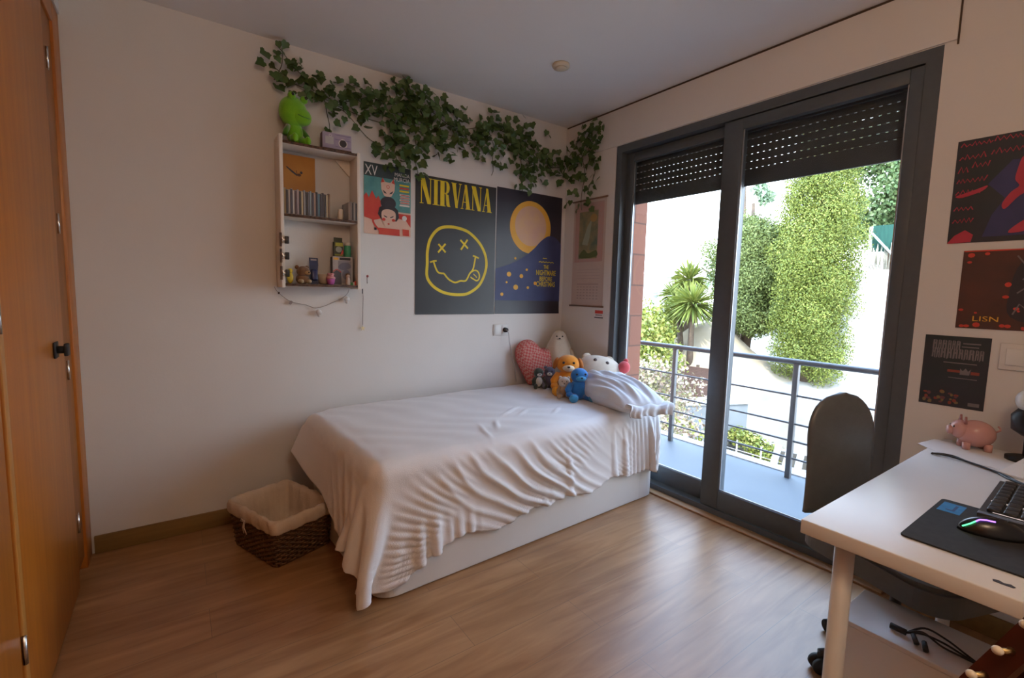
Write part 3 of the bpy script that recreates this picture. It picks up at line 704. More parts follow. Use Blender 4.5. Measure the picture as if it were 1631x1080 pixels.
pr.poly(smooth2([(.010, .185), (.04, .195), (.07, .205), (.10, .215), (.085, .195), (.03, .178)], 3, True), 0, 3)
pr.poly([(0, 0), (.07, .002), (.075, .03), (.05, .05), (.02, .03)], 0, 3)
pr.poly(smooth2([(.175, .26), (.185, .305), (.205, .29), (.235, .275), (.225, .245), (.25, .225), (.235, .19), (.19, .165), (.155, .12), (.145, .14), (.165, .18), (.185, .20), (.172, .225)], 4, True), 0, 3)
pr.poly(smooth2([(.17, .03), (.21, .075), (.27, .10), (.36, .15), (.44, .17), (.44, .12), (.33, .08), (.24, .04)], 4, True), 0, 3)
pr.poly(smooth2([(.26, .26), (.30, .33), (.38, .34), (.42, .28), (.36, .25)], 4, True), 0, 3)
pr.mb.build('print', [M['pmag'], M['pblue']], t)
W5, H5 = .44, .305
t, fn = poster_win('comic_poster', 'rust brown poster with red blots, between the two other right hand posters', -2.392, 1.204, W5, H5)
sheet(t, fn, W5, H5, M['prust']); pr = Print(fn)
for i in range(26):
    u = rg.uniform(.01, .42); v = rg.choice([rg.uniform(.0, .025), rg.uniform(.28, .30), rg.uniform(.05, .26)]); r = rg.uniform(.004, .011)
    pr.poly(disc((u, max(v, r)), r, r * rg.uniform(.6, 1), 8), 0, 2)
pr.quads(stroke([(.002, .303), (.438, .303)], .005), 0, 2)
pr.poly(smooth2([(.15, .05), (.14, .15), (.16, .25), (.22, .29), (.30, .25), (.32, .12), (.26, .03)], 4, True), 1, 1)
for L in ([(.15, .28), (.17, .25), (.19, .26), (.21, .23)], [(.17, .19), (.19, .21), (.21, .18)], [(.16, .14), (.185, .165), (.20, .15)], [(.19, .26), (.22, .28), (.25, .27)], [(.155, .06), (.17, .10), (.19, .08)], [(.24, .12), (.28, .16), (.30, .14)]): pr.quads(stroke(L, .005), 2, 3)
pr.text('LISN', .045, .030, .020, 3, 3, width=.075)
pr.mb.build('print', [M['pred'], M['phair'], M['pfaint'], M['porange']], t)
W6, H6 = .198, .288
t, fn = poster_win('gig_poster', 'smallest dark grey poster with ragged lettering, lowest right of the balcony door', -2.304, .881, W6, H6)
sheet(t, fn, W6, H6, M['pslate']); pr = Print(fn)
for row, (v, h, u0, u1) in enumerate(((.235, .036, .026, .11), (.198, .040, .026, .172))):
    u = u0
    while u < u1:
        w_ = rg.uniform(.012, .019); pr.poly([(u, v + rg.uniform(-.006, .002)), (u + w_ * .35, v), (u + w_ * .4, v + h), (u + .001, v + h * .95)], 0, 2); pr.poly([(u + w_ * .55, v), (u + w_ * .85, v - rg.uniform(0, .006)), (u + w_ * .85, v + h * .9), (u + w_ * .5, v + h)], 0, 2)
        pr.poly([(u + w_ * .3, v + h * .45), (u + w_ * .6, v + h * .5), (u + w_ * .6, v + h * .65), (u + w_ * .3, v + h * .62)], 0, 2); u += w_
pr.mb.build('lettering', M['pfaint'], t); pr = Print(fn)
pr.rect(.118, .17, .258, .263, 0, 2); pr.rect(.115, .165, .245, .249, 0, 2)
pr.rect(.065, .165, .178, .182, 0, 2)
pr.rect(.085, .17, .118, .121, 0, 2); pr.mb.build('printed_lines', M['pfaint'], t); pr = Print(fn)
pr.rect(.08, .125, .142, .152, 1, 2); pr.rect(.15, .175, .138, .150, 1, 2); pr.poly([(.118, .135), (.118, .16), (.126, .15), (.134, .162), (.142, .15), (.15, .16), (.146, .135)], 0, 2)
pr.mb.build('printed_crown', [M['pfaint'], mat('dull red ink', (.28, .06, .04))], t); pr = Print(fn)
for i in range(26): pr.poly(disc((rg.uniform(.012, .12), rg.uniform(.010, .062)), rg.uniform(.004, .010), rg.uniform(.004, .008), 7), (1, 2, 3)[i % 3], 2)
pr.mb.build('printed_crowd', [M['pfaint'], mat('dull red ink', (.28, .06, .04)), mat('dull ochre ink', (.22, .15, .06)), mat('dull plum ink', (.16, .06, .07))], t)
pr = Print(fn); pr.rect(.152, .185, .012, .026, 0, 2); pr.mb.build('printed_stamp', M['pfaint'], t)
# ------------------------------------------------------------------ ivy garlands
IVY_BACK=[(-2.06,2.56,0.03,0.03,3),(-2.06,2.48,0.06,0.03,5),(-2.00,2.45,0.10,0.05,9),(-1.92,2.45,0.05,0.06,8),(-2.08,2.39,0.04,0.03,4),(-1.95,2.36,0.05,0.03,6),(-1.86,2.37,0.05,0.05,5),(-1.83,2.26,0.03,0.07,3),(-1.77,2.39,0.08,0.05,12),(-1.68,2.41,0.10,0.07,22),(-1.56,2.45,0.08,0.06,18),(-1.52,2.38,0.11,0.06,18),(-1.70,2.29,0.08,0.05,6),(-1.40,2.43,0.08,0.10,26),(-1.32,2.51,0.10,0.07,24),(-1.19,2.48,0.11,0.08,26),(-1.36,2.33,0.14,0.08,36),(-1.19,2.35,0.15,0.09,40),(-1.46,2.23,0.08,0.07,12),(-1.42,2.15,0.05,0.10,16),(-1.52,2.15,0.06,0.04,8),(-1.32,2.19,0.08,0.08,18),(-1.29,2.07,0.06,0.06,8),(-1.14,2.23,0.12,0.07,22),(-1.01,2.37,0.13,0.10,34),(-0.84,2.40,0.14,0.10,34),(-0.68,2.44,0.13,0.08,28),(-0.86,2.28,0.11,0.07,14),(-0.71,2.28,0.07,0.09,8),(-0.58,2.44,0.13,0.09,26),(-0.46,2.38,0.14,0.10,28),(-0.34,2.29,0.16,0.09,30),(-0.19,2.34,0.15,0.10,30),(-0.51,2.21,0.14,0.07,14),(-0.37,2.15,0.10,0.06,10),(-0.09,2.28,0.13,0.10,20),(-0.45,2.07,0.06,0.04,4),]
IVY_WIN=[(-0.14,2.34,0.10,0.09,20),(-0.23,2.39,0.09,0.12,24),(-0.32,2.46,0.06,0.08,12),(-0.34,2.32,0.06,0.12,12),(-0.22,2.21,0.09,0.10,14),(-0.32,2.17,0.06,0.09,8),(-0.26,2.07,0.07,0.07,6),(-0.36,2.49,0.03,0.04,2),(-0.20,1.96,0.07,0.07,4),]
M['ivy'] = mat('ivy leaf green', (.040, .085, .020), (.085, .145, .038), scale=9, rough=.5)
M['vine'] = mat('ivy stem', (.06, .085, .035), (.09, .075, .04), rough=.7)
LEAF = [(0, .02), (-.20, -.08), (-.44, .04), (-.44, .24), (-.54, .36), (-.27, .60), (0, 1.0), (.27, .60), (.54, .36), (.44, .24), (.44, .04), (.20, -.08)]
def ivy(name, label, blobs, wall, strands, rg):
    t = thing(name, label, 'plant garland', (0, -.02, 2.3) if wall == 'y' else (-.02, -.2, 2.3))
    ox, oy, oz = t.location
    L = MB()
    for (a, z, ra, rz, n) in blobs:
        for _ in range(int(n * 1.3) + 1):
            q = rg.gauss(0, .72), rg.gauss(0, .72)
            pa, pz = a + ra * max(-1.5, min(1.5, q[0])), z + rz * max(-1.5, min(1.5, q[1])); d = rg.uniform(.012, .085)
            pz = min(pz, 2.585)
            s = rg.uniform(.034, .060)
            yaw = rg.gauss(0, .55); pit = rg.gauss(-.25, .45); rol = PI + rg.gauss(0, .75)
            R = Euler((pit, 0, yaw)).to_matrix() @ Euler((0, rol, 0)).to_matrix()      # leaf lies in the x-z plane, tip hangs down
            vs = []
            for u, v in LEAF:
                p = R @ Vector((u * s, -.22 * s * abs(u) - .12 * s * v * v, v * s))
                if wall == 'y': P = Vector((pa + p.x, min(-d + p.y, -.004), min(pz + p.z, 2.593)))
                else: P = Vector((min(-d + p.y, -.004), pa - p.x, min(pz + p.z, 2.593)))
                vs.append((P.x - ox, P.y - oy, P.z - oz))
            L.add(vs, [(0, 1, 2, 3), (0, 3, 4, 5), (0, 5, 6), (0, 6, 7), (0, 7, 8, 9), (0, 9, 10, 11)], 0, True)
    L.build('leaves', M['ivy'], t)
    S = MB()
    for P in strands:
        pts = smooth2([(x, z) for x, z in P], 7)
        Q = []
        for i, (x, z) in enumerate(pts):
            d = -.012 - .02 * (.5 + .5 * math.sin(i * .7)); z = min(z, 2.59)
            Q.append((x - ox, d - oy, z - oz) if wall == 'y' else (d - ox, x - oy, z - oz))
        S.tube(Q, .0022, n=5)
    S.build('vine_stems', M['vine'], t)
    return t
rg = random.Random(21)
left = [b for b in IVY_BACK if b[0] < -1.26]; right = [b for b in IVY_BACK if b[0] >= -1.26]
ivy('ivy_garland', 'green ivy garland above the wall shelf and the band poster, left half', left, 'y',
    [[(-2.09, 2.57), (-1.98, 2.47), (-1.80, 2.36), (-1.6, 2.42), (-1.4, 2.44), (-1.2, 2.44)], [(-2.12, 2.46), (-2.0, 2.40), (-1.85, 2.36), (-1.6, 2.30), (-1.4, 2.32), (-1.24, 2.3)], [(-2.06, 2.56), (-2.06, 2.48), (-2.1, 2.39)], [(-1.45, 2.3), (-1.43, 2.15), (-1.41, 2.04)], [(-1.3, 2.25), (-1.29, 2.1), (-1.28, 2.02)], [(-1.86, 2.4), (-1.83, 2.28), (-1.82, 2.18)], [(-1.75, 2.32), (-1.6, 2.2), (-1.5, 2.15), (-1.42, 2.2)]], rg)
ivy('ivy_garland', 'green ivy garland running above the two dark posters to the room corner', right, 'y',
    [[(-1.24, 2.46), (-1.0, 2.38), (-.7, 2.45), (-.45, 2.38), (-.25, 2.32), (-.04, 2.30)], [(-1.24, 2.34), (-.95, 2.32), (-.6, 2.36), (-.35, 2.25), (-.1, 2.28)], [(-.72, 2.35), (-.71, 2.22), (-.72, 2.12)], [(-.48, 2.3), (-.46, 2.15), (-.45, 2.04)]], rg)
ivy('ivy_garland', 'green ivy strands hanging in the corner above the scroll calendar', IVY_WIN, 'x',
    [[(-.03, 2.30), (-.15, 2.36), (-.3, 2.45), (-.37, 2.5)], [(-.2, 2.38), (-.22, 2.2), (-.21, 1.94)], [(-.3, 2.4), (-.33, 2.2), (-.27, 2.05)]], rg)

# ------------------------------------------------------------------ wall shelf
SX0, SX1, SD = -2.105, -1.688, .15
sf = thing('wall_shelf', 'white wall shelf with two open compartments left of the posters', 'shelf', (-1.8965, 0, 1.305))
ox, oz = -1.8965, 1.305
def sb_(x0, x1, y0, y1, z0, z1): return MB().box(x0 - ox, x1 - ox, y0, y1, z0 - oz, z1 - oz, bev=.0012)
M['leop'] = mat('brown mottled edging', (.16, .085, .05), (.03, .015, .012), scale=75, rough=.7, detail=2)
for x0 in (SX0, SX1 - .017): sb_(x0, x0 + .017, -SD, -.002, 1.297, 2.085 if x0 == SX0 else 2.062).build('side_board', M['whitep'], sf)
for nm, z in (('top_board', 2.040), ('middle_board', 1.668), ('bottom_board', 1.303)):
    o = sb_(SX0 + .0172, SX1 - .0172, -SD + .004, -.002, z, z + .014).build(nm, M['whitep'], sf)
    sb_(SX0 + .0172, SX1 - .0172, -SD - .001, -SD + .0038, z + .002, z + .0155).build('mottled_edging', M['leop'], o)
    sb_(SX0 + .0172, SX1 - .0172, -SD + .0038, -.002, z + .0142, z + .0155).build('mottled_cover', M['leop'], o)
MB().prism([(-1.7055 - ox, 2.038 - oz), (-1.79 - ox, 2.038 - oz), (-1.785 - ox, 2.030 - oz), (-1.712 - ox, 1.955 - oz), (-1.7055 - ox, 1.955 - oz)], lambda u, v, d: (u, d, v), -.016, -.004).build('corner_bracket', M['whitep'], sf)
ZT_, ZM, ZB = 2.0556, 1.6836, 1.3186
# record sleeve
t = thing('record_sleeve', 'square orange brown record sleeve with small dark figure, standing in the shelf', 'record sleeve', (-1.951, -.028, ZM))
M['amber'] = mat('amber print', (.47, .20, .025), (.36, .135, .018), scale=6, rough=.5)
MB().box(-.132, .048, -.002, .002, .0, .335, bev=.0005).build('sleeve', M['amber'], t)
fg = Print(lambda u, v, d: (u, -.0022 - d, v)); I = [M['phair'], mat('brown print', (.10, .04, .02))]
fg.quads(stroke([(-.10, .268), (-.07, .245), (-.045, .228)], [.006, .010, .008]), 0); fg.poly(disc((-.036, .232), .010, .008, 14), 1, 2); fg.poly(disc((-.025, .246), .007, n=12), 0); fg.quads(stroke([(-.045, .228), (-.05, .255)], .003), 1)
fg.mb.build('printed_figure', I, t)
# CD cases
spine = [(.30, .20, .08), (.05, .045, .05), (.40, .34, .30), (.07, .07, .10), (.55, .50, .46), (.10, .06, .07), (.42, .34, .36), (.05, .05, .06), (.58, .48, .30), (.28, .28, .30), (.04, .04, .05), (.12, .13, .16), (.25, .30, .32), (.09, .09, .12), (.45, .30, .24), (.04, .05, .08), (.10, .22, .30), (.06, .06, .08), (.06, .06, .08), (.05, .05, .06), (.55, .46, .30), (.20, .12, .07)]
nm = ['ochre', 'black', 'light grey', 'blue black', 'cream', 'plum', 'mauve', 'black', 'pale yellow', 'grey', 'black', 'slate', 'blue grey', 'dark violet', 'pinkish', 'navy', 'teal', 'dark grey', 'dark grey', 'near black', 'straw', 'brown']
ordn = ['first', 'second', 'third', 'fourth', 'fifth', 'sixth', 'seventh', 'eighth', 'ninth', 'tenth', 'eleventh', 'twelfth', 'thirteenth', 'fourteenth', 'fifteenth', 'sixteenth', 'seventeenth', 'eighteenth', 'nineteenth', 'twentieth', 'twenty-first', 'twenty-second']
x = SX0 + .0185
M['clearp'] = mat('clear case plastic', (.35, .35, .36), rough=.25)
def cd(x, w, h, col, label, group, y=-.006):
    t = thing('cd_case', label, 'CD case', (x + w / 2, y - .06, ZM), group=group)
    MB().box(-w / 2 + .0003, w / 2 - .0003, -.068, .058, .0, h, bev=.0008).build('case', M['clearp'], t)
    MB().box(-w / 2 + .0012, w / 2 - .0012, -.0688, -.0665, .003, h - .003).build('spine', mat('spine ' + label[:28], col, rough=.5), t)
for i, c_ in enumerate(spine):
    w = .0102; cd(x, w, .126 + .006 * ((i * 7) % 3 == 0), c_, 'CD case with %s spine, %s from the left in the long row' % (nm[i], ordn[i]), 'CD cases in the long row on the middle board', y=-.018 if i % 2 else -.016); x += w + .0004
x = -1.7555
for i, (c_, n_) in enumerate((((.30, .22, .16), 'tan'), ((.24, .18, .15), 'brown'), ((.05, .04, .04), 'black'), ((.35, .30, .26), 'grey'), ((.04, .04, .05), 'charcoal'))):
    cd(x, .0095, .100 + .004 * (i % 2), c_, 'CD case with %s spine in the short row, right of the candle' % n_, 'CD cases in the short row beside the candle', y=-.02); x += .0098
t = thing('candle', 'small white candle standing between the CD rows', 'candle', (-1.788, -.105, ZM))
MB().lathe([(.015, 0), (.0165, .003), (.016, .058), (.014, .061), (.004, .058)], n=20).build('wax', mat('white wax', (.72, .62, .50), rough=.5), t)
MB().tube([(0, 0, .057), (.001, 0, .072)], .0012, n=6).build('wick', mat('pale wick', (.7, .65, .55)), t)

# things on the top board -- plain green plush and lilac camera box
M['pgreen'] = mat('bright green plush', (.20, .50, .008), (.15, .42, .006), scale=30, rough=.95, bump=.3, bscale=300, sheen=.4)
M['pgreen2'] = mat('dark green plush', (.07, .22, .012), (.05, .18, .01), scale=30, rough=.95, sheen=.4)
M['pbr'] = mat('brown plush', (.20, .09, .03), (.15, .065, .022), scale=30, rough=.95, bump=.4, bscale=300, sheen=.4)
def blob(c, r, fn=None, rot=None, n=(22, 14)): return MB().ell(c, r, rot, n[0], n[1], 0, fn)
t = thing('plush_toy', 'bright green plush frog sitting on top of the wall shelf', 'plush toy', (-2.015, -.080, ZT_), math.radians(20))
body = MB().ell((0, .0, .062), (.044, .036, .062), None, 22, 14).ell((-.006, .0, .172), (.074, .058, .078), (0, .08, 0), 26, 18, 0, lambda p: 1 + .10 * max(0, -p.z))
body.build('body', M['pgreen'], t)
blob((.018, -.030, .150), (.058, .040, .048)).build('muzzle', M['pgreen'], t)
for s in (-1, 1):
    MB().tube([(s * .02, -.01, .03), (s * .034, -.045, .022), (s * .036, -.066, .020)], [.020, .018, .014], n=12).ell((s * .037, -.064, .024), (.016, .013, .022)).build('leg', M['pgreen'], t)
    MB().tube([(s * .038, -.004, .09), (s * .062, -.02, .055), (s * .068, -.022, .035)], [.014, .013, .012], n=10).build('arm', M['pgreen2'], t)
    MB().ell((s * .034, -.035, .238), (.020, .018, .020)).build('eye_bump', M['pgreen'], t)
    MB().ell((s * .036, -.050, .243), (.008, .005, .009)).build('eye', M['black'], t)
MB().tube([(-.02, -.067, .143), (.01, -.072, .137), (.045, -.064, .140), (.062, -.050, .148)], .0022, n=6).build('mouth', M['pgreen2'], t)

t = thing('toy_camera_box', 'lilac box printed like a camera on top of the shelf', 'box', (-1.800, -.080, ZT_), math.radians(-3))
M['lilac'] = mat('lilac card', (.36, .31, .46), (.42, .38, .50), scale=22, rough=.6); M['lilacd'] = mat('mauve card', (.22, .13, .17), rough=.6)
MB().box(-.077, .077, -.028, .028, .0, .100, bev=.001).build('card_box', M['lilac'], t); MB().box(-.0785, -.0772, -.027, .027, .001, .099).build('side_print', M['lilacd'], t)
pr = Print(lambda u, v, d: (u - .077, -.0284 - d, v))
pr.poly(disc((.108, .050), .024, n=28), 0); pr.poly(disc((.108, .050), .019, n=28), 1, 2); pr.rect(.014, .058, .038, .078, 2); pr.quads(stroke(disc((.04, .083), .007, n=14), .002, True), 0, 2)
pr.rect(.0, .154, .0, .016, 4, 1)
for v in (.028, .066, .09): pr.rect(.065, .150, v, v + .003, 3, 1)
pr.mb.build('printed_camera', [M['pwhite'], M['phair'], mat('pale grey card', (.50, .50, .52)), mat('violet print', (.25, .22, .38)), M['leop']], t)
# ------------------------------------------------------------------ trinkets in the lower compartment
for i, (z, which) in enumerate(((1.545, 'topmost'), (1.462, 'middle'), (1.372, 'lowest'))):
    t = thing('bulldog_clip', 'black clip with silver lever on the shelf side board, %s of three' % which, 'clip', (SX0 + .003, -SD - .006, z), group='black clips on the left side board')
    MB().box(-.012, -.001, -.008, -.001, -.036, .036, bev=.001).build('patterned_strip', M['leop'], t)
    MB().box(.013, .033, -.012, .004, -.019, .019, bev=.003).build('jaw', M['black'], t)
    MB().box(-.001, .014, -.010, -.002, -.005, .005, bev=.001).box(-.001, .004, -.010, -.002, -.016, .016, bev=.001).build('lever', M['chrome'], t)
t = thing('plush_toy', 'small brown plush animal in the lower shelf compartment', 'plush toy', (-1.990, -.085, ZB), math.radians(15))
MB().ell((0, 0, .026), (.036, .030, .030)).ell((.002, -.006, .068), (.036, .030, .030)).build('body', M['pbr'], t)
for s in (-1, 1): blob((s * .028, .004, .090), (.012, .008, .012)).build('ear', M['pbr'], t)
blob((.012, -.034, .060), (.016, .012, .012)).build('muzzle', mat('tan plush', (.42, .24, .10), rough=.95), t); blob((.014, -.046, .063), .004).build('nose', M['black'], t)
for s in (-1, 1): blob((s * .022, -.026, .014), (.014, .020, .013)).build('foot', mat('cream plush', (.50, .38, .24), rough=.95), t)
t = thing('figurine', 'small yellow figure squeezed behind the lowest clip', 'figurine', (-2.055, -.10, ZB))
MB().ell((0, 0, .030), (.016, .014, .030)).ell((0, 0, .068), (.013, .012, .014)).build('body', mat('yellow vinyl', (.60, .40, .02), rough=.5), t)
t = thing('hanging_pack', 'dark blue and black blister pack leaning in the shelf', 'package', (-1.925, -.075, ZB), rot=(-.16, 0, .05))
MB().prism([(-.022, .0), (.022, .0), (.020, .06), (.026, .11), (.026, .150), (-.022, .150), (-.022, .11), (-.024, .06)], lambda u, v, d: (u, d, v), -.001, .001).build('card', mat('blue black card', (.02, .024, .06), (.03, .035, .09), scale=30, rough=.5), t)
MB().box(-.017, .017, -.018, -.001, .02, .082, bev=.006).build('blister', mat('navy blister', (.025, .03, .10), rough=.3), t)
MB().box(-.014, .018, -.0022, -.0012, .134, .143).build('hang_slot', M['pgrey'], t)
t = thing('toy_cupcake', 'pink toy cupcake in front of the figure box', 'ornament', (-1.842, -.095, ZB))
MB().lathe([(.016, 0), (.020, .012), (.024, .032), (.018, .033)], n=22).build('case', mat('magenta plastic', (.50, .10, .36), rough=.5), t)
ic = MB().ell((0, 0, .038), (.026, .026, .012)).ell((0, 0, .050), (.017, .017, .011)); 
for a in range(5): ic.ell((.014 * math.cos(a * 1.26), .014 * math.sin(a * 1.26), .060), (.006, .006, .006), None, 10, 8)
ic.build('icing', mat('pink icing', (.70, .32, .34), rough=.5), t)
t = thing('ceramic_bowl', 'cream bowl standing behind the pink cupcake', 'bowl', (-1.868, -.045, ZB))
MB().lathe([(.016, 0), (.028, .012), (.036, .058), (.033, .058), (.026, .014), (.01, .006)], n=24).build('bowl', mat('cream ceramic', (.58, .47, .36), rough=.4), t)
t = thing('figure_box', 'white and grey window box under the small green box', 'box', (-1.772, -.065, ZB), math.radians(-6))
MB().box(-.055, .055, -.035, .040, .0, .162, bev=.001).build('carton', mat('pale grey card', (.46, .45, .46), (.40, .40, .42), scale=30, rough=.5), t)
pr = Print(lambda u, v, d: (u - .055, -.0354 - d, v)); pr.rect(.03, .104, .012, .138, 0); pr.rect(.038, .098, .142, .156, 1); pr.rect(.006, .032, .143, .155, 2)
pr.poly(smooth2([(.03, .10), (.05, .125), (.09, .125), (.098, .10), (.06, .085)], 4, True), 3, 2); pr.poly(disc((.074, .06), .022, .028, 18), 3, 2); pr.poly([(.002, .002), (.002, .07), (.02, .085), (.045, .07), (.048, .002)], 4, 2)
pr.quads(stroke(smooth2([(.002, .075), (.022, .088), (.046, .072)], 4), .004), 5, 3)
pr.mb.build('printed_panel', [mat('grey window', (.28, .28, .32)), M['phair'], M['porange'], mat('blue grey print', (.16, .17, .24)), mat('dark label', (.09, .09, .11)), M['pred']], t)
MB().box(-.0565, -.0553, -.033, .038, .002, .160).build('side_print', M['phair'], t)
zt = ZB + .1622
t = thing('blister_box', 'olive green and black hanging box on top of the figure box', 'box', (-1.793, -.075, zt))
MB().box(-.027, .025, -.012, .014, .0, .082, bev=.001).box(-.025, .023, -.0005, .0005, .082, .108).build('carton', mat('black card', (.03, .03, .025), (.06, .07, .02), scale=25, rough=.5), t)
pr = Print(lambda u, v, d: (u - .027, -.0124 - d, v)); pr.rect(.008, .050, .058, .078, 0); pr.poly(disc((.026, .040), .017, n=18), 1, 2); pr.rect(.004, .05, .004, .014, 2); pr.poly([(.034, .005), (.052, .02), (.052, .04), (.044, .034)], 3, 2)
pr.mb.build('print', [mat('lime print', (.40, .38, .04)), mat('grey print disc', (.30, .32, .26)), mat('olive print', (.22, .22, .03)), M['pred']], t)
t = thing('tin', 'small green tin with white cap beside the olive box', 'tin', (-1.738, -.065, zt))
MB().lathe([(.018, 0), (.019, .002), (.019, .062), (.017, .066)], n=24).build('can', mat('green label', (.05, .33, .17), (.08, .40, .24), scale=40, rough=.4), t)
MB().lathe([(.0185, .066), (.0185, .080), (.014, .084)], n=24).build('cap', M['white'], t)
t = thing('figurine', 'small pale figurine with brown hair in front of the figure box', 'figurine', (-1.752, -.118, ZB))
MB().lathe([(.012, 0), (.015, .006), (.011, .034), (.008, .048)], n=16).ell((0, 0, .052), (.011, .011, .012)).build('body', mat('pale pink ceramic', (.60, .46, .40), rough=.5), t)
MB().ell((0, .003, .057), (.0125, .0115, .012)).build('hair', mat('brown paint', (.16, .09, .05)), t)
t = thing('toy_block', 'tiny green, white and red block at the shelf corner', 'toy', (-1.722, -.12, ZB))
MB().box(-.016, -.004, -.008, .008, 0, .016).build('green_part', mat('green toy plastic', (.05, .22, .06)), t); MB().box(-.004, .005, -.008, .008, 0, .018).build('white_part', M['white'], t); MB().box(.005, .014, -.008, .008, 0, .024).build('red_part', M['pred'], t)

# hanging things below the shelf
t = thing('ornament_string', 'thin cord with little white ornaments strung below the shelf', 'string', (-1.9, -.012, 1.30))
P = smooth2([(-.222, .0), (-.20, -.035), (-.139, -.081), (-.06, -.10), (.0, -.118), (.09, -.085), (.165, -.042), (.186, -.004)], 5)
MB().tube([(x, 0, z) for x, z in P], .0016, n=5).build('cord', mat('grey cord', (.33, .28, .25)), t)
for x, z in ((.008, -.142), (.168, -.064)):
    MB().ell((x, -.010, z), (.016, .013, .017)).ell((x, -.010, z - .018), (.009, .009, .009)).build('white_ornament', M['white'], t)
MB().box(-.006, .006, -.004, .004, -.01, .01).build('grey_peg', M['pgrey'], t, (-.139, -.004, -.088), (0, .6, 0))
MB().box(-.004, .004, -.004, .004, -.006, .006).build('grey_peg', M['leop'], t, (-.2, -.004, -.035))
t = thing('star_pendant', 'small glinting star hanging on a thin chain from the shelf', 'pendant', (-1.634, -.012, 1.30))
MB().tube([(.0, 0, .0), (.003, 0, -.05), (.001, 0, -.13), (.0, 0, -.222)], .0013, n=5).build('chain', M['leop'], t)
MB().box(-.0025, .0025, -.002, .002, -.03, .0).build('bead', M['phair'], t)
st = [((.018 if i % 2 == 0 else .007) * math.sin(i * PI / 5), (.018 if i % 2 == 0 else .007) * math.cos(i * PI / 5) - .242) for i in range(10)]
MB().prism(st, lambda u, v, d: (u, d, v), -.002, .002).build('star', mat('pale gold glint', (.85, .72, .42), rough=.25), t)  # pale non-metal colour stands in for the star's glint
t = thing('push_pin', 'red round headed pin stuck in the wall right of the shelf', 'pin', (-1.604, -.001, 1.378))
MB().tube([(0, 0, 0), (0, -.012, 0)], .0018, n=8).ell((0, -.014, 0), (.0075, .006, .0075)).build('red_head', mat('dull red plastic', (.33, .07, .06)), t); MB().tube([(0, -.006, -.006), (.001, -.006, -.045)], .0018, n=6).build('dangling_rod', mat('brown rod', (.12, .08, .06)), t)

# ------------------------------------------------------------------ plush toys on the bed
ZBd = .603
M['ging'] = None
def gingham():
    m = bpy.data.materials.new('red gingham cloth'); m.use_nodes = True; nt = m.node_tree; b = nt.nodes['Principled BSDF']; N = nt.nodes.new; L = nt.links.new
    tc = N('ShaderNodeTexCoord'); ck = N('ShaderNodeTexChecker'); ck.inputs['Scale'].default_value = 62; ck.inputs['Color1'].default_value = (.48, .085, .075, 1); ck.inputs['Color2'].default_value = (.52, .26, .22, 1)
    mp = N('ShaderNodeMapping'); mp.inputs['Rotation'].default_value = (0, .5, 0); L(tc.outputs['Object'], mp.inputs[0]); L(mp.outputs[0], ck.inputs[0]); L(ck.outputs[0], b.inputs['Base Color']); b.inputs['Roughness'].default_value = .9
    return m
t = thing('heart_cushion', 'red gingham heart shaped cushion leaning against the back wall', 'cushion', (-.335, -.125, ZBd), rot=(-.16, 0, math.radians(-9)))
HA = .38                                   # the heart lies tilted, notch to the upper right
def heart_outline(K, g=1.0):
    out = []
    for i in range(K):
        a = 2 * PI * i / K; x = 16 * math.sin(a) ** 3; y = 13 * math.cos(a) - 5 * math.cos(2 * a) - 2 * math.cos(3 * a) - math.cos(4 * a)
        x, y = (.62 * x / 16 + .42 * math.sin(a)) * .188 * g, (.62 * (y + 2.5) / 14.5 + .40 * math.cos(a)) * .168 * g
        out.append((x * math.cos(HA) + y * math.sin(HA), -x * math.sin(HA) + y * math.cos(HA)))
    return out
HZ = -min(v for u, v in heart_outline(64)) + .004
def heart():
    K = 64; out = [(u, v + HZ) for u, v in heart_outline(K)]; c = (0, HZ + .01); vs = []; fs = []; rings = [1, .96, .88, .74, .55, .33, .12]
    for s in (1, -1):
        for r in rings:
            for x, y in out: vs.append((c[0] + (x - c[0]) * r, s * .068 * math.sqrt(max(0, 1 - r ** 3)), c[1] + (y - c[1]) * r))
        vs.append((c[0], s * .068, c[1]))
    n = len(rings) * K + 1
    for s in range(2):
        for q in range(len(rings) - 1):
            for i in range(K): fs.append((s * n + q * K + i, s * n + q * K + (i + 1) % K, s * n + (q + 1) * K + (i + 1) % K, s * n + (q + 1) * K + i))
        for i in range(K): fs.append((s * n + (len(rings) - 1) * K + i, s * n + (len(rings) - 1) * K + (i + 1) % K, s * n + n - 1))
    return MB().add(vs, fs, 0, True)
heart().build('cushion_body', gingham(), t)
sp = [(u, 0, v + HZ) for u, v in heart_outline(64, 1.005)]; sp.append(sp[0])
MB().tube(sp, .004, n=6, caps=False).build('piping', mat('red piping', (.42, .09, .08)), t)

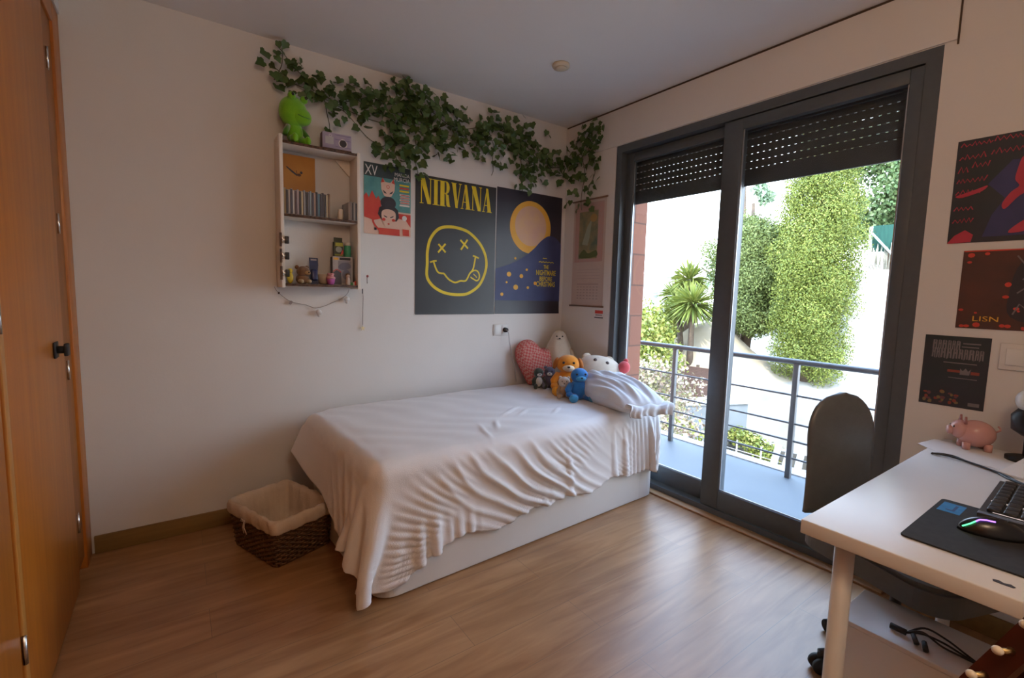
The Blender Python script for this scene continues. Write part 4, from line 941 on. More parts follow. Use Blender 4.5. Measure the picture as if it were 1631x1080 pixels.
def plush(name, label, loc, rz, s, mats, head=(.0, -.01, .72), hr=(.24, .22, .23), br=(.23, .20, .30), ears='round', armout=False, extra=None, wide=(1, 1, 1)):
    """sitting plush; s = overall height"""
    mb_, mh, me_, mf = mats
    t = thing(name, label, 'plush toy', loc, rz)
    k = s
    MB().ell((0, 0, .30 * k), tuple(q * k for q in br), None, 22, 16, 0, lambda p: 1 + .14 * max(0, -p.z)).build('body', mb_, t)
    MB().ell(tuple(q * k for q in head), tuple(q * k for q in hr), None, 24, 16).build('head', mh, t)
    MB().ell((head[0] * k, (head[1] - hr[1] * .82) * k, (head[2] - .07) * k), (.12 * k, .09 * k, .085 * k)).build('muzzle', me_, t)
    MB().ell((head[0] * k, (head[1] - hr[1] * .82 - .085) * k, (head[2] - .035) * k), (.032 * k, .022 * k, .024 * k), None, 12, 8).build('nose', M['black'], t)
    for q in (-1, 1):
        MB().ell(((head[0] + q * .10) * k, (head[1] - hr[1] * .86) * k, (head[2] + .06) * k), (.028 * k, .018 * k, .032 * k), None, 12, 8).build('eye', M['black'], t)
        if ears == 'round': MB().ell(((head[0] + q * .19) * k, (head[1] + .02) * k, (head[2] + .20) * k), (.075 * k, .045 * k, .075 * k), None, 14, 10).build('ear', mh, t)
        if ears == 'floppy': MB().ell(((head[0] + q * .25) * k, (head[1] - .02) * k, (head[2] + .02) * k), (.055 * k, .075 * k, .15 * k), (0, q * -.25, 0), 14, 10).build('ear', OB, t)
        if ears == 'long': MB().ell(((head[0] + q * .12) * k, head[1] * k, (head[2] + .26) * k), (.05 * k, .03 * k, .13 * k), (0, q * .25, 0), 14, 10).build('ear', mh, t)
        MB().tube([(q * .12 * k, -.05 * k, .13 * k), (q * .20 * k, -.28 * k, .10 * k), (q * .22 * k, -.40 * k, .115 * k)], [.11 * k, .10 * k, .085 * k], n=14).build('leg', mb_, t)
        MB().ell((q * .225 * k, -.42 * k, .125 * k), (.105 * k, .085 * k, .125 * k)).build('foot', mf, t)
        if armout and q == 1: P = [(.16, -.02, .44), (.40, -.10, .42), (.66, -.20, .47)]
        else: P = [(q * .18, -.02, .48), (q * .28, -.10, .32), (q * .27, -.20, .20)]
        MB().tube([tuple(c * k for c in p) for p in P], [.075 * k, .075 * k, .06 * k], n=12).ell(tuple(c * k for c in P[-1]), (.078 * k, .078 * k, .078 * k)).build('arm', mb_, t)
    if extra: extra(t, k)
    t.scale = wide
    return t
def pm(name, a, b_=None): return mat(name, a, b_, scale=40, rough=.95, bump=.3, bscale=260, sheen=.3)
OR, OR2, OY = pm('orange plush', (.74, .27, .012), (.66, .22, .01)), pm('amber plush', (.76, .34, .02), (.70, .30, .015)), pm('yellow plush', (.78, .50, .06), (.74, .44, .04))
OC = pm('cream plush', (.70, .58, .42)); OB = pm('russet plush', (.42, .13, .015))
FACE = math.radians(-38)
plush('plush_toy', 'orange plush dog with russet floppy ears sitting among the toys on the bed', (-.325, -.455, ZBd), FACE, .285, (OR, OR, OC, OR2), ears='floppy', wide=(1.22, 1.1, 1))
BL, BL2 = pm('blue plush', (.025, .19, .50), (.018, .15, .44)), pm('light blue plush', (.05, .30, .56))
plush('plush_toy', 'bright blue plush toy stretching one arm towards the pillow', (-.405, -.655, ZBd), math.radians(-24), .225, (BL, BL, BL2, BL2), ears='none', armout=True, wide=(1.3, 1.05, 1), hr=(.20, .19, .22))
BG, BG2 = pm('beige plush', (.46, .32, .20), (.40, .27, .16)), pm('pale beige plush', (.62, .52, .42))
plush('plush_toy', 'small beige plush animal between the orange and the blue toy', (-.445, -.555, ZBd), math.radians(-40), .145, (BG, BG2, BG2, BG), hr=(.28, .25, .25))
PB, PWh = pm('dark green grey plush', (.05, .065, .055)), pm('white plush', (.62, .60, .56))
def belly(t, k): MB().ell((0, -.11 * k, .30 * k), (.17 * k, .13 * k, .24 * k)).build('white_belly', PWh, t)
plush('plush_toy', 'small penguin like plush with white belly before the heart cushion', (-.395, -.215, ZBd), math.radians(-25), .155, (PB, PB, PWh, PB), ears='none', extra=belly)
GR = pm('grey violet plush', (.13, .12, .17)); plush('plush_toy', 'small grey violet plush leaning on the penguin like plush', (-.322, -.255, ZBd), math.radians(-40), .165, (GR, GR, PWh, GR), ears='round')
# tall white plush in the corner
CW_ = pm('cream white plush', (.64, .56, .46), (.60, .52, .42))
t = thing('plush_toy', 'tall pear shaped white plush with tiny dark face in the room corner', 'plush toy', (-.135, -.135, ZBd), math.radians(-38))
MB().lathe([(.075, 0), (.105, .02), (.112, .12), (.110, .22), (.092, .30), (.068, .345), (.050, .385), (.028, .408), (.004, .413)], n=28).build('body', CW_, t)
MB().ell((0, -.058, .352), (.022, .014, .012)).build('muzzle', CW_, t); MB().ell((0, -.072, .356), (.008, .005, .006)).build('nose', M['black'], t)
for q in (-1, 1): MB().ell((q * .022, -.056, .372), (.006, .004, .006), None, 10, 8).build('eye', M['black'], t)
for q in (-1, 1): MB().tube([(q * .08, -.03, .27), (q * .11, -.05, .20), (q * .115, -.055, .13)], [.026, .028, .018], n=12).build('flipper', CW_, t)
# flat white animal cushion lying on the pillow
t = thing('animal_cushion', 'white animal face cushion with dark eyes and red nose on the pillow', 'cushion', (-.110, -.560, .775), rot=(-.50, .12, math.radians(-40)))
MB().ell((0, 0, 0), (.150, .085, .092), None, 28, 18, 0, lambda p: 1 + .12 * max(0, -p.x)).build('head', CW_, t)
for x, z in ((-.050, .030), (.035, .020)): MB().ell((x, -.078, z), (.013, .008, .013), None, 12, 8).build('eye', mat('dark brown felt', (.06, .035, .035)), t)
rn = MB().ell((.160, -.045, .020), (.042, .038, .046)).ell((.168, -.050, .070), (.018, .015, .016)); rn.build('red_nose', pm('red plush', (.50, .055, .06)), t)
for q in (-1, 1): MB().ell((q * .085 - .02, .02, .085), (.034, .018, .026), (0, q * .5, 0)).build('ear', CW_, t)
# ------------------------------------------------------------------ desk
DX0, DX1, DY0, DY1, DZ = -1.302, -.030, -3.02, -2.402, .75
t = thing('desk', 'white table desk with round legs at the window wall', 'desk', (-.67, -2.71, 0))
def dk(x, y): return (x + .67, y + 2.71)
MB().box(DX0 + .67, DX1 + .67, DY0 + 2.71, DY1 + 2.71, DZ - .036, DZ, bev=.0025).build('tabletop', M['white'], t)
for x, y in ((DX0 + .075, DY1 - .075), (DX0 + .075, DY0 + .075), (DX1 - .075, DY1 - .075), (DX1 - .075, DY0 + .075)):
    u, v = dk(x, y); MB().tube([(u, v, 0), (u, v, .012), (u, v, DZ - .038)], [.019, .0215, .0215], n=24).lathe([(.05, DZ - .046), (.05, DZ - .0365)], (u, v, 0), 24).build('leg', M['white'], t)
MB().prism([(-.03, 0), (-.016, .006), (.0, .001), (.014, .006), (.03, .002), (.026, -.006), (-.004, -.007), (-.026, -.006)], lambda u, v, d: (-1.250 + .67 + v * 1.1, -2.752 + 2.71 + u * .55, DZ + .0004 + d), 0, .0004).build('dark_mark', M['phair'], t)

# things on the desk
t = thing('mouse_pad', 'black cloth mouse pad with blue patch lying on the desk', 'mouse pad', (-.985, -2.72, DZ), math.radians(0))
def rr(x0, x1, y0, y1, r): return rrect(x0, x1, y0, y1, r, 5)
MB().prism(rr(-.205, .155, -.16, .150, .012), XYZ, .0006, .0045).build('pad', M['blackm'], t)
MB().prism([(.050, .095), (.130, .095), (.130, .140), (.050, .140)], XYZ, .0045, .005).build('blue_patch', mat('blue woven patch', (.02, .17, .42), (.03, .22, .50), scale=50, rough=.8), t)
MB().prism([(.066, .108), (.116, .108), (.116, .114), (.066, .114)], XYZ, .005, .0053).prism([(.066, .114), (.074, .114), (.074, .126), (.066, .126)], XYZ, .005, .0053).build('dark_emblem', mat('dark blue patch', (.012, .06, .20)), t)
t = thing('computer_mouse', 'black gaming mouse with glowing stripe on the mouse pad', 'mouse', (-1.005, -2.690, DZ + .0047), math.radians(-62))
mb = MB().ell((0, 0, .0), (.064, .034, .040), None, 32, 20, 0, lambda p: 1 + .10 * p.x - .06 * abs(p.y)); mb.v = [(x, y, max(z, 0.0)) for x, y, z in mb.v]; mb.build('shell', mat('glossy black plastic', (.012, .012, .014), rough=.25), t)
def mou(th, x):   # on the shell surface
    y = .034 * math.cos(th) * math.sqrt(max(0, 1 - (x / .064) ** 2)); z = .040 * math.sin(th) * math.sqrt(max(0, 1 - (x / .064) ** 2)); return (x * 1.03, y * .99, z * 1.03)
MB().tube([mou(2.55, -.052), mou(2.35, -.040), mou(2.15, -.030)], .0016, n=6).build('green_glow', mat('green light strip', (.05, .4, .15), emit=(.10, .9, .30), estr=1.2), t)
MB().tube([mou(2.15, -.030), mou(2.0, -.022), mou(2.0, -.010), mou(2.05, .004)], .0016, n=6).build('violet_glow', mat('violet light strip', (.25, .1, .5), emit=(.40, .18, 1.0), estr=1.2), t)
MB().tube([(.030, 0, .036), (.050, 0, .024)], .004, n=8).build('wheel', M['rubber'], t)
MB().tube([(.060, 0, .010), (.10, -.01, .004), (.16, -.015, .003), (.24, .01, .003)], .002, n=6).build('cable', M['black'], t)
t = thing('keyboard', 'black keyboard with steel coloured rim cut off by the photo edge', 'keyboard', (-.70, -2.86, DZ), math.radians(2))
MB().prism([(-.20, -.07), (-.20, .215), (.17, .215), (.17, -.07)], XYZ, .001, .016).build('base', mat('dark grey plastic', (.05, .053, .06), rough=.4), t)
kk = MB()
for i in range(9):
    for j in range(8): kk.box(-.172 + i * .036, -.140 + i * .036, .176 - j * .030, .202 - j * .030, .0162, .0265, bev=.003)
kk.build('keys', M['black'], t)
MB().box(-.20, -.182, -.07, .215, .0162, .0185, bev=.001).build('front_rim', mat('brushed steel', (.22, .26, .32), rough=.35, metal=.6), t)
MB().box(-.066, -.063, -.04, .206, .0162, .0172).box(-.1735, -.1705, -.04, .19, .0187, .0195).build('light_strip', mat('pale light strip', (.5, .42, .4), emit=(1, .85, .8), estr=.35), t)
t = thing('piggy_bank', 'shiny pink piggy bank on the desk below the smallest poster', 'piggy bank', (-.105, -2.505, DZ + .001), math.radians(118))
PK = mat('pink glazed ceramic', (.62, .34, .31), (.56, .29, .27), scale=9, rough=.25)
MB().ell((0, 0, .066), (.078, .056, .056), None, 28, 20).build('body', PK, t)
MB().ell((.062, 0, .078), (.040, .040, .040)).build('head', PK, t)
MB().tube([(.095, 0, .072), (.112, 0, .070)], [.019, .018], n=16).build('snout', PK, t)
for q in (-1, 1):
    MB().prism([(-.016, 0), (.016, 0), (.004, .030)], lambda u, v, d: (.055 + d, q * .026 + u, .108 + v), -.004, .004, smooth=True).build('ear', mat('darker pink ceramic', (.40, .16, .15), rough=.3), t)
    MB().ell((.094, q * .019, .090), (.004, .004, .005), None, 8, 6).build('eye', M['black'], t)
    for x in (-.042, .042): MB().tube([(x, q * .028, .03), (x, q * .030, .0)], [.017, .015], n=14).build('leg', PK, t)
MB().tube([(-.076, 0, .08), (-.09, .004, .09), (-.092, -.006, .098), (-.084, -.002, .104)], .004, n=8).build('tail', PK, t)
t.scale = (.74, .88, .90)
t = thing('paper_sheet', 'white sheet of paper under the piggy bank on the desk', 'paper', (-.205, -2.53, DZ), math.radians(-4))
MB().prism([(-.13, -.17), (.12, -.17), (.12, .155), (-.02, .165), (-.115, .05)], XYZ, .0003, .0009).build('sheet', M['paper'], t)
t = thing('paper_stack', 'folded white papers behind the keyboard at the photo edge', 'paper', (-.33, -2.72, DZ + .001), math.radians(-20))
MB().box(-.09, .10, -.08, .09, .0, .006, bev=.001).build('lower_sheets', M['paper'], t)
MB().prism([(-.085, .006), (.08, .006), (.10, .060), (.095, .062)], lambda u, v, d: (u, d, v), -.07, .08).build('upright_fold', M['paper'], t)
t = thing('power_cable', 'black cable doubled along the desk in front of the paper', 'cable', (-.36, -2.55, DZ + .004))
P = smooth2([(.02, .115), (.045, .10), (.055, .065), (.02, .02), (-.01, -.03), (-.05, -.07), (-.09, -.10), (-.13, -.15)], 6); P2 = smooth2([(.02, .115), (.03, .08), (.025, .05), (.0, .0), (-.03, -.045), (-.065, -.09), (-.10, -.115), (-.13, -.15)], 6)
MB().tube([(x, y, 0) for x, y in P], .0032, n=6).tube([(x, y, .002) for x, y in P2], .0032, n=6).build('wire', M['black'], t)
t = thing('desk_lamp', 'black desk lamp with round white head, cut by the right photo edge', 'lamp', (-.135, -2.645, DZ + .001))
MB().lathe([(.055, 0), (.055, .012), (.02, .020)], n=28).tube([(0, 0, .015), (0, 0, .10)], .012, n=12).lathe([(.020, .09), (.048, .11), (.052, .16), (.035, .185)], n=28).build('stand', M['black'], t)
MB().ell((0, 0, .215), (.050, .046, .046)).build('white_head', M['white'], t)

# white storage box below the desk with cables on top
t = thing('storage_box', 'white storage box standing under the desk behind its leg', 'box', (-.945, -2.645, 0))
MB().box(-.105, .105, -.225, .225, .0, .388, bev=.003).build('body', M['white'], t); MB().box(-.107, .107, -.227, .227, .389, .402, bev=.002).build('lid', M['white'], t)
t = thing('usb_cable', 'black cable bundle with plugs on the white storage box', 'cable', (-.99, -2.56, .404))
wr = MB()
wr.tube([(.0, .035, .008), (.0, .0, .008)], [.008, .008], n=10).tube([(-.025, -.028, .006), (-.002, -.015, .012)], [.0065, .006], n=8).tube([(-.038, -.05, .006), (-.012, -.04, .012)], [.0065, .006], n=8)
for o_ in (0, .012, -.010):
    Q = smooth2([(0, .0, .004), (.02 + o_, -.03, .010 + abs(o_)), (.03 + 2 * o_, -.07, .006), (.02 + o_, -.11, .004), (.01, -.15, .003), (.0, -.20, .003)], 6); wr.tube([(x, y, z + .004) for x, y, z in Q], .0026, n=6)
wr.build('wires', M['black'], t)

# ------------------------------------------------------------------ office chair pushed under the desk
CR = math.radians(-20)
t = thing('office_chair', 'dark grey office chair pushed under the desk before the balcony door', 'chair', (-.600, -2.440, 0), CR)
def shell_back():
    nu, nv = 18, 26; vs = []; fs = []
    for s in (0, 1):
        for i in range(nu + 1):
            for j in range(nv + 1):
                u = 2 * i / nu - 1; v = j / nv
                wd_ = .162 * (max(.0025, 1 - max(0, (v - .60) / .40) ** 2.3)) ** .5 * (1 - .06 * (1 - v))
                x = u * wd_; zc = .50 + .455 * v
                y = .235 + .05 * (v - .3) ** 2 - .045 * (1 - abs(u) ** 2) * .4 + (.0 if s == 0 else .046 * (1 - abs(u) ** 4 * .75) * min(1, (1 - v) * 8 + .2))
                vs.append((x, y, zc))
    o = (nu + 1) * (nv + 1)
    for i in range(nu):
        for j in range(nv):
            a = i * (nv + 1) + j; fs.append((a, a + 1, a + nv + 2, a + nv + 1)); fs.append((o + a, o + a + nv + 1, o + a + nv + 2, o + a + 1))
    for i in range(nu): fs += [(i * (nv + 1), (i + 1) * (nv + 1), o + (i + 1) * (nv + 1), o + i * (nv + 1)), (i * (nv + 1) + nv, o + i * (nv + 1) + nv, o + (i + 1) * (nv + 1) + nv, (i + 1) * (nv + 1) + nv)]
    for j in range(nv): fs += [(j, o + j, o + j + 1, j + 1), (nu * (nv + 1) + j, nu * (nv + 1) + j + 1, o + nu * (nv + 1) + j + 1, o + nu * (nv + 1) + j)]
    return MB().add(vs, fs, 0, True)
shell_back().build('backrest', M['chairf'], t)
MB().prism(rrect(-.225, .225, -.26, .215, .09), XYZ, .425, .49, smooth=False).build('seat', M['chairf'], t)
MB().prism(rrect(-.215, .215, -.25, .205, .085), XYZ, .4901, .503).build('seat_pad', M['chairf'], t)
MB().tube([(0, .12, .42), (0, .26, .43), (0, .275, .50), (0, .268, .62)], [.022, .022, .020, .016], n=12).build('back_bracket', M['black'], t)
MB().tube([(0, 0, .09), (0, 0, .24)], .028, n=18).tube([(0, 0, .24), (0, 0, .41)], .016, n=18).box(-.09, .09, -.10, .12, .405, .424, bev=.004).build('column', M['black'], t)
for i in range(5):
    a = math.radians(138 + 20 + 72 * i); L_ = .225
    e = (L_ * math.cos(a), L_ * math.sin(a))
    lg = MB().tube([(.02 * math.cos(a), .02 * math.sin(a), .095), (e[0], e[1], .066)], [.024, .015], n=12).build('base_leg', M['black'], t)
    wn = Vector((-math.sin(a), math.cos(a), 0)); cw = MB()
    for q in (-1, 1): cw.tube([(e[0] + wn.x * q * .008, e[1] + wn.y * q * .008, .026), (e[0] + wn.x * q * .022, e[1] + wn.y * q * .022, .026)], .026, n=18)
    cw.tube([(e[0], e[1], .03), (e[0], e[1], .07)], .007, n=8).build('castor', M['rubber'], lg)

# ------------------------------------------------------------------ guitar standing close to the camera (only the head is in the picture)
A0 = Vector((-1.838, -2.458, .0)); A1 = Vector((-1.838, -2.880, .997)); ax = (A1 - A0).normalized()
t = thing('guitar', 'dark red guitar head with pearl pegs at the lower right photo corner', 'guitar', (0, 0, 0))
side = Vector((.55, -.30, 0)); side = (side - ax * side.dot(ax)).normalized(); nrm = side.cross(ax).normalized()
if nrm.dot(Vector((-2.56, -2.89, 1.3)) - A1) < 0: nrm = -nrm
t.location = A0
GF = lambda u, v, d: (side * u + nrm * d + ax * v)          # local: u across, v along, d outwards
LEN = (A1 - A0).length
M['mahog'] = mat('dark red mahogany', (.085, .014, .010), (.05, .010, .008), scale=12, rough=.3); M['maple'] = mat('honey maple', (.60, .34, .14), (.52, .28, .10), scale=10, rough=.4); M['pearl'] = mat('pearl button', (.72, .66, .54), rough=.25); M['brass'] = mat('brass', (.62, .45, .20), rough=.3, metal=1)
bodyo = smooth2([(0, .0), (.12, .01), (.175, .09), (.165, .18), (.115, .25), (.125, .32), (.13, .39), (.09, .45), (0, .465), (-.09, .45), (-.13, .39), (-.125, .32), (-.115, .25), (-.165, .18), (-.175, .09), (-.12, .01)], 5, True)
MB().prism([(u, v + .004) for u, v in bodyo], GF, -.085, .0, smooth=False).build('body', M['maple'], t)
MB().prism([(-.024, .40), (.024, .40), (.022, LEN - .17), (-.022, LEN - .17)], GF, .0005, .012).build('fingerboard', M['mahog'], t)
MB().prism([(-.023, .44), (.023, .44), (.022, LEN - .15), (-.022, LEN - .15)], GF, -.022, .0).build('neck', M['maple'], t)
b0 = LEN - .17
hd = [(-.025, b0), (-.036, b0 + .03), (-.036, b0 + .165), (-.018, b0 + .185), (0, b0 + .178), (.018, b0 + .185), (.036, b0 + .165), (.036, b0 + .03), (.025, b0)]
# two slots with rollers
for q in (-1, 1):
    MB().prism([(q * .036, b0 + .03), (q * .036, b0 + .165), (q * .024, b0 + .165), (q * .024, b0 + .03)], GF, -.020, .004).build('head_rail', M['mahog'], t)
MB().prism([(-.008, b0 + .03), (.008, b0 + .03), (.008, b0 + .165), (-.008, b0 + .165)], GF, -.020, .004).build('head_rail', M['mahog'], t)
MB().prism([(-.025, b0), (.025, b0), (.036, b0 + .0305), (-.036, b0 + .0305)], GF, -.020, .004).prism([(-.036, b0 + .1645), (.036, b0 + .1645), (.018, b0 + .185), (0, b0 + .178), (-.018, b0 + .185)], GF, -.020, .004).build('headstock', M['mahog'], t)
for q in (-1, 1):
    for k in range(3):
        v = b0 + .055 + .042 * k
        r = MB().tube([GF(q * .0085, v, -.008), GF(q * .0235, v, -.008)], .0048, n=12).build('roller', M['pearl'], t)
        pg = MB().tube([GF(q * .0365, v, -.008), GF(q * .040, v, -.008), GF(q * .052, v, -.008)], [.0042, .0026, .0026], n=10).build('peg_post', M['brass'], t)
        MB().ell(GF(q * .055, v, -.008), (.0050, .0050, .0045), None, 12, 8).build('peg_button', M['pearl'], pg)
# ------------------------------------------------------------------ balcony
M['conc'] = mat('grey balcony tiles', (.12, .137, .15), (.105, .12, .135), scale=4, rough=.55)
M['curb'] = mat('pale concrete', (.62, .62, .60), (.55, .55, .53), scale=9, rough=.8)
M['steel'] = mat('grey painted steel', (.17, .17, .168), (.15, .15, .148), scale=12, rough=.4, metal=.3)
struct('balcony_floor', MB().box(.362, 1.19, -5.5, .35, -.22, -.02), M['conc'])
MB_ = MB().box(1.192, 1.30, -5.5, .35, -.24, -.01, bev=.004); struct('balcony_curb', MB_, M['curb'])
struct('threshold', MB().box(.13, .36, Y2 + .003, Y1 - .008, -.05, .0), M['conc'])
rl = thing('balcony_railing', 'grey steel balcony railing with horizontal bars', 'railing', (1.1, 0, -.019))
RZ = [.87, .622, .412, .282, .152]
def rail(z, r): return MB().tube([(-.70, .16, z), (-.06, .16, z), (-.02, .15, z), (0, .12, z), (0, -1, z), (0, -5.3, z)], r, n=10)
rail(RZ[0], .021).build('handrail', M['steel'], rl)
for z in RZ[1:]: rail(z, .0075).build('bar', M['steel'], rl)
for y in (-.325, -1.35, -2.4, -3.5, -4.6): MB().box(-.018, .018, y - .018, y + .018, 0, .855, bev=.003).build('post', M['steel'], rl)

# ------------------------------------------------------------------ garden
M['gravel'] = mat('sunlit pale gravel', (.16, .125, .075), (.46, .43, .38), scale=.55, rough=.95, bump=.2, bscale=14, detail=9)
M['earth'] = mat('dry sandy earth', (.46, .38, .27), (.36, .29, .19), scale=1.6, rough=.95, bump=.3, bscale=10, detail=8)
def gz(x, y):
    s = lambda a, b, t: (lambda q: q * q * (3 - 2 * q))(max(0, min(1, (t - a) / (b - a))))
    z = -2.4 + 1.95 * s(4.5, 9.5, x) + .8 * s(11, 26, x)
    return z + .04 * math.sin(x * 1.3 + y * .7)
nu, nv = 60, 60; vs = []; fs = []
for i in range(nu + 1):
    for j in range(nv + 1):
        x = .36 + 70 * (i / nu) ** 1.7; y = -30 + 75 * j / nv; vs.append((x, y, gz(x, y)))
for i in range(nu):
    for j in range(nv): a = i * (nv + 1) + j; fs.append((a, a + nv + 1, a + nv + 2, a + 1))
struct('garden_ground', MB().add(vs, fs, 0, True), M['gravel'])

nu, nv = 40, 40; vs = []; fs = []
for i in range(nu + 1):
    for j in range(nv + 1):
        x = 6.3 + 5.4 * i / nu; y = 1.6 + 5.6 * j / nv; q = math.exp(-((x - 8.9) / 1.05) ** 2 - ((y - 4.25) / 1.15) ** 2)
        vs.append((x, y, gz(x, y) - .06 + 1.25 * q + .05 * q * math.sin(3 * x + 5 * y)))
for i in range(nu):
    for j in range(nv): a = i * (nv + 1) + j; fs.append((a, a + nv + 1, a + nv + 2, a + 1))
struct('garden_mound', MB().add(vs, fs, 0, True), M['earth'])

def leafcloud(L, c, r, n, size, rg, col=0, nrm_bias=.6, asp=.45, ncol=3, hull=.55, droop=0.0):
    """small folded leaves spread through an ellipsoid, denser near its skin"""
    for _ in range(n):
        while True:
            d = Vector((rg.uniform(-1, 1), rg.uniform(-1, 1), rg.uniform(-1, 1)))
            if .02 < d.length < 1: break
        d.normalize(); q = hull + (1 - hull) * rg.random() ** .6
        q *= 1 + .12 * math.sin(5 * d.x + 3 * d.z + c[0]) * math.cos(4 * d.y + 2 * c[2])
        p = Vector((c[0] + d.x * r[0] * q, c[1] + d.y * r[1] * q, c[2] + d.z * r[2] * q))
        nn = (d * nrm_bias + Vector((rg.gauss(0, .5), rg.gauss(0, .5), rg.gauss(0, .5)))).normalized()
        a = nn.cross(Vector((rg.gauss(0, 1), rg.gauss(0, 1), rg.gauss(0, 1) - droop * 3))); 
        if a.length < 1e-3: continue
        a.normalize(); b = nn.cross(a); s = size * rg.uniform(.6, 1.3)
        tip = p + a * s; l = p + a * s * .45 + b * s * asp + nn * s * .12; rr_ = p + a * s * .45 - b * s * asp + nn * s * .12
        L.add([p, l, tip, rr_], [(0, 1, 2), (0, 2, 3)], col + rg.randrange(ncol))
def leafmat(n, *cols): return [mat('%s %d' % (n, i), c, None, scale=3, rough=.6) for i, c in enumerate(cols)]
CYP = leafmat('cypress green', (.19, .235, .03), (.135, .18, .028), (.25, .27, .045))
CED = leafmat('grey green needles', (.16, .205, .05), (.21, .25, .07), (.12, .16, .04))
BRD = leafmat('broad leaf green', (.08, .145, .04), (.12, .18, .055), (.165, .21, .085))
SHR = leafmat('yellow green shrub', (.23, .255, .03), (.29, .28, .06), (.16, .205, .03))
DRY = leafmat('dry vine', (.34, .24, .18), (.38, .31, .20), (.25, .235, .10))
YUC = leafmat('yucca leaf', (.21, .25, .04), (.27, .29, .065), (.15, .20, .04))
BARK = mat('brown bark', (.16, .11, .07), (.10, .07, .05), scale=10, rough=.95, bump=.4)
rg = random.Random(8)

def tree(name, label, loc, trunk, clouds, mats, size, **kw):
    t = thing(name, label, 'tree' if 'tree' in name or name == 'cypress' or name == 'conifer' else 'shrub', loc)
    tr = MB()
    for P, R_ in trunk: tr.tube(P, R_, n=10)
    tr.build('trunk', BARK, t)
    L = MB()
    for c, r, n in clouds: leafcloud(L, c, r, n, size, rg, **kw)
    L.build('foliage', mats, t); return t
# cypress
cl = []
z = .40
for i in range(15):
    f_ = i / 14; rad = .98 * (.90 + .25 * f_ - .75 * max(0, f_ - .55) / .45 * .9); 
    for k in range(3):
        a = 2.1 * k + i + rg.uniform(-.4, .4); cl.append(((.50 * rad * math.cos(a), .50 * rad * math.sin(a), z + rg.uniform(-.15, .15)), (rad * rg.uniform(.40, .56), rad * rg.uniform(.40, .56), rg.uniform(.5, .8)), 3600))
    z += .40
tree('cypress', 'tall dense yellow green cypress in the middle of the garden', (9.1, 1.80, gz(9.1, 1.8)), [([(0, 0, -.1), (0, 0, 3), (0, 0, 5.8)], [.16, .12, .04])], cl, CYP, .045, asp=.28, hull=.30)
# broad conifer left of it
cl = []
for _ in range(78):
    a = rg.uniform(-1.55, .80); cl.append(((rg.uniform(-.5, .5), a, 1.62 + rg.uniform(-.6, 2.0) * (1 - .2 * abs(a))), (.6, .5, .42), 2200))
tree('conifer', 'wide grey green conifer standing left of the cypress', (9.7, 3.65, gz(9.7, 3.65)), [([(0, 0, -.1), (.05, -.1, 1.4), (0, 0, 4.2)], [.15, .12, .04]), ([(0, 0, 1.6), (.1, .8, 2.2), (.2, 1.5, 2.6)], [.07, .05, .02]), ([(0, 0, 1.5), (0, -.6, 1.9), (.1, -1.2, 2.3)], [.07, .05, .02])], cl, CED, .06, asp=.26, hull=.2)
# airy young conifer behind, reaching past the door post
cl = [((.0, rg.uniform(-.9, .9), 2.2 + .30 * i + rg.uniform(-.2, .2)), (.55 - .03 * i, .62 - .035 * i, .26), 170) for i in range(11)] 
tree('conifer_tree', 'thin airy blue green tree rising behind the wide conifer', (13.5, 5.9, gz(13.5, 5.9)), [([(0, 0, -.1), (0, 0, 3), (0, .1, 5.6)], [.12, .08, .02])], cl, leafmat('blue green needles', (.18, .27, .16), (.24, .33, .20), (.30, .38, .24)), .17, asp=.3, hull=.1)
# broad leaved tree behind the fence
cl = []
for _ in range(34):
    cl.append(((rg.uniform(-1.2, 1.2), rg.uniform(-2.6, 2.2), 5.1 + rg.uniform(-1.5, 2.0)), (.8, .8, .6), 900))
tree('broadleaf_tree', 'large loose broad leaved tree behind the green fence', (15.5, 2.3, gz(15.5, 2.3)), [([(0, 0, -.1), (0, 0, 2.6), (.2, .2, 4.6)], [.22, .18, .10]), ([(0, 0, 2.8), (.2, -.9, 4.4), (.3, -1.6, 5.6)], [.12, .08, .03]), ([(0, 0, 3.0), (.0, .9, 4.6), (.1, 1.3, 5.6)], [.12, .08, .03])], cl, BRD, .11, asp=.42, hull=.1)
# yuccas
def yucca(name, label, loc, heads, group=None):
    t = thing(name, label, 'plant', loc, 0, group); T = MB(); L = MB()
    for (x, y, z, r, n) in heads:
        T.tube([(x * .3, y * .3, -.1), (x * .7, y * .7, z * .5), (x, y, z)], [.09, .075, .06], n=10)
        for i in range(n):
            th = rg.uniform(0, 2 * PI); el = math.asin(rg.uniform(-.75, 1)); d = Vector((math.cos(el) * math.cos(th), math.cos(el) * math.sin(th), math.sin(el)))
            w_ = d.cross(Vector((0, 0, 1))); w_ = w_.normalized() * .030; up = w_.cross(d).normalized() * .012; c = Vector((x, y, z)) + d * .05
            l = r * rg.uniform(.75, 1.1); tip = c + d * l + Vector((0, 0, -.16 * r * math.cos(el))); mid = c + d * l * .5
            L.add([c - w_ * .6, c + w_ * .6, mid + w_ + up, tip, mid - w_ + up, mid - up], [(0, 1, 2, 5), (0, 5, 4), (5, 2, 3), (5, 3, 4)], rg.randrange(3))
    T.build('trunk', BARK, t); L.build('leaves', YUC, t)
g0 = gz(8, 4.1)
yucca('yucca', 'spiky yucca with two heads, in front, left of the door post', (8.0, 4.08, g0), [(0, .02, 1.12 - g0, .68, 260), (.25, .60, .98 - g0, .52, 180)])
g0 = gz(9, 5)
yucca('yucca', 'taller spiky yucca behind the first one', (8.9, 4.85, g0), [(0, 0, 1.78 - g0, .66, 220), (.3, .65, 1.35 - g0, .58, 170)])
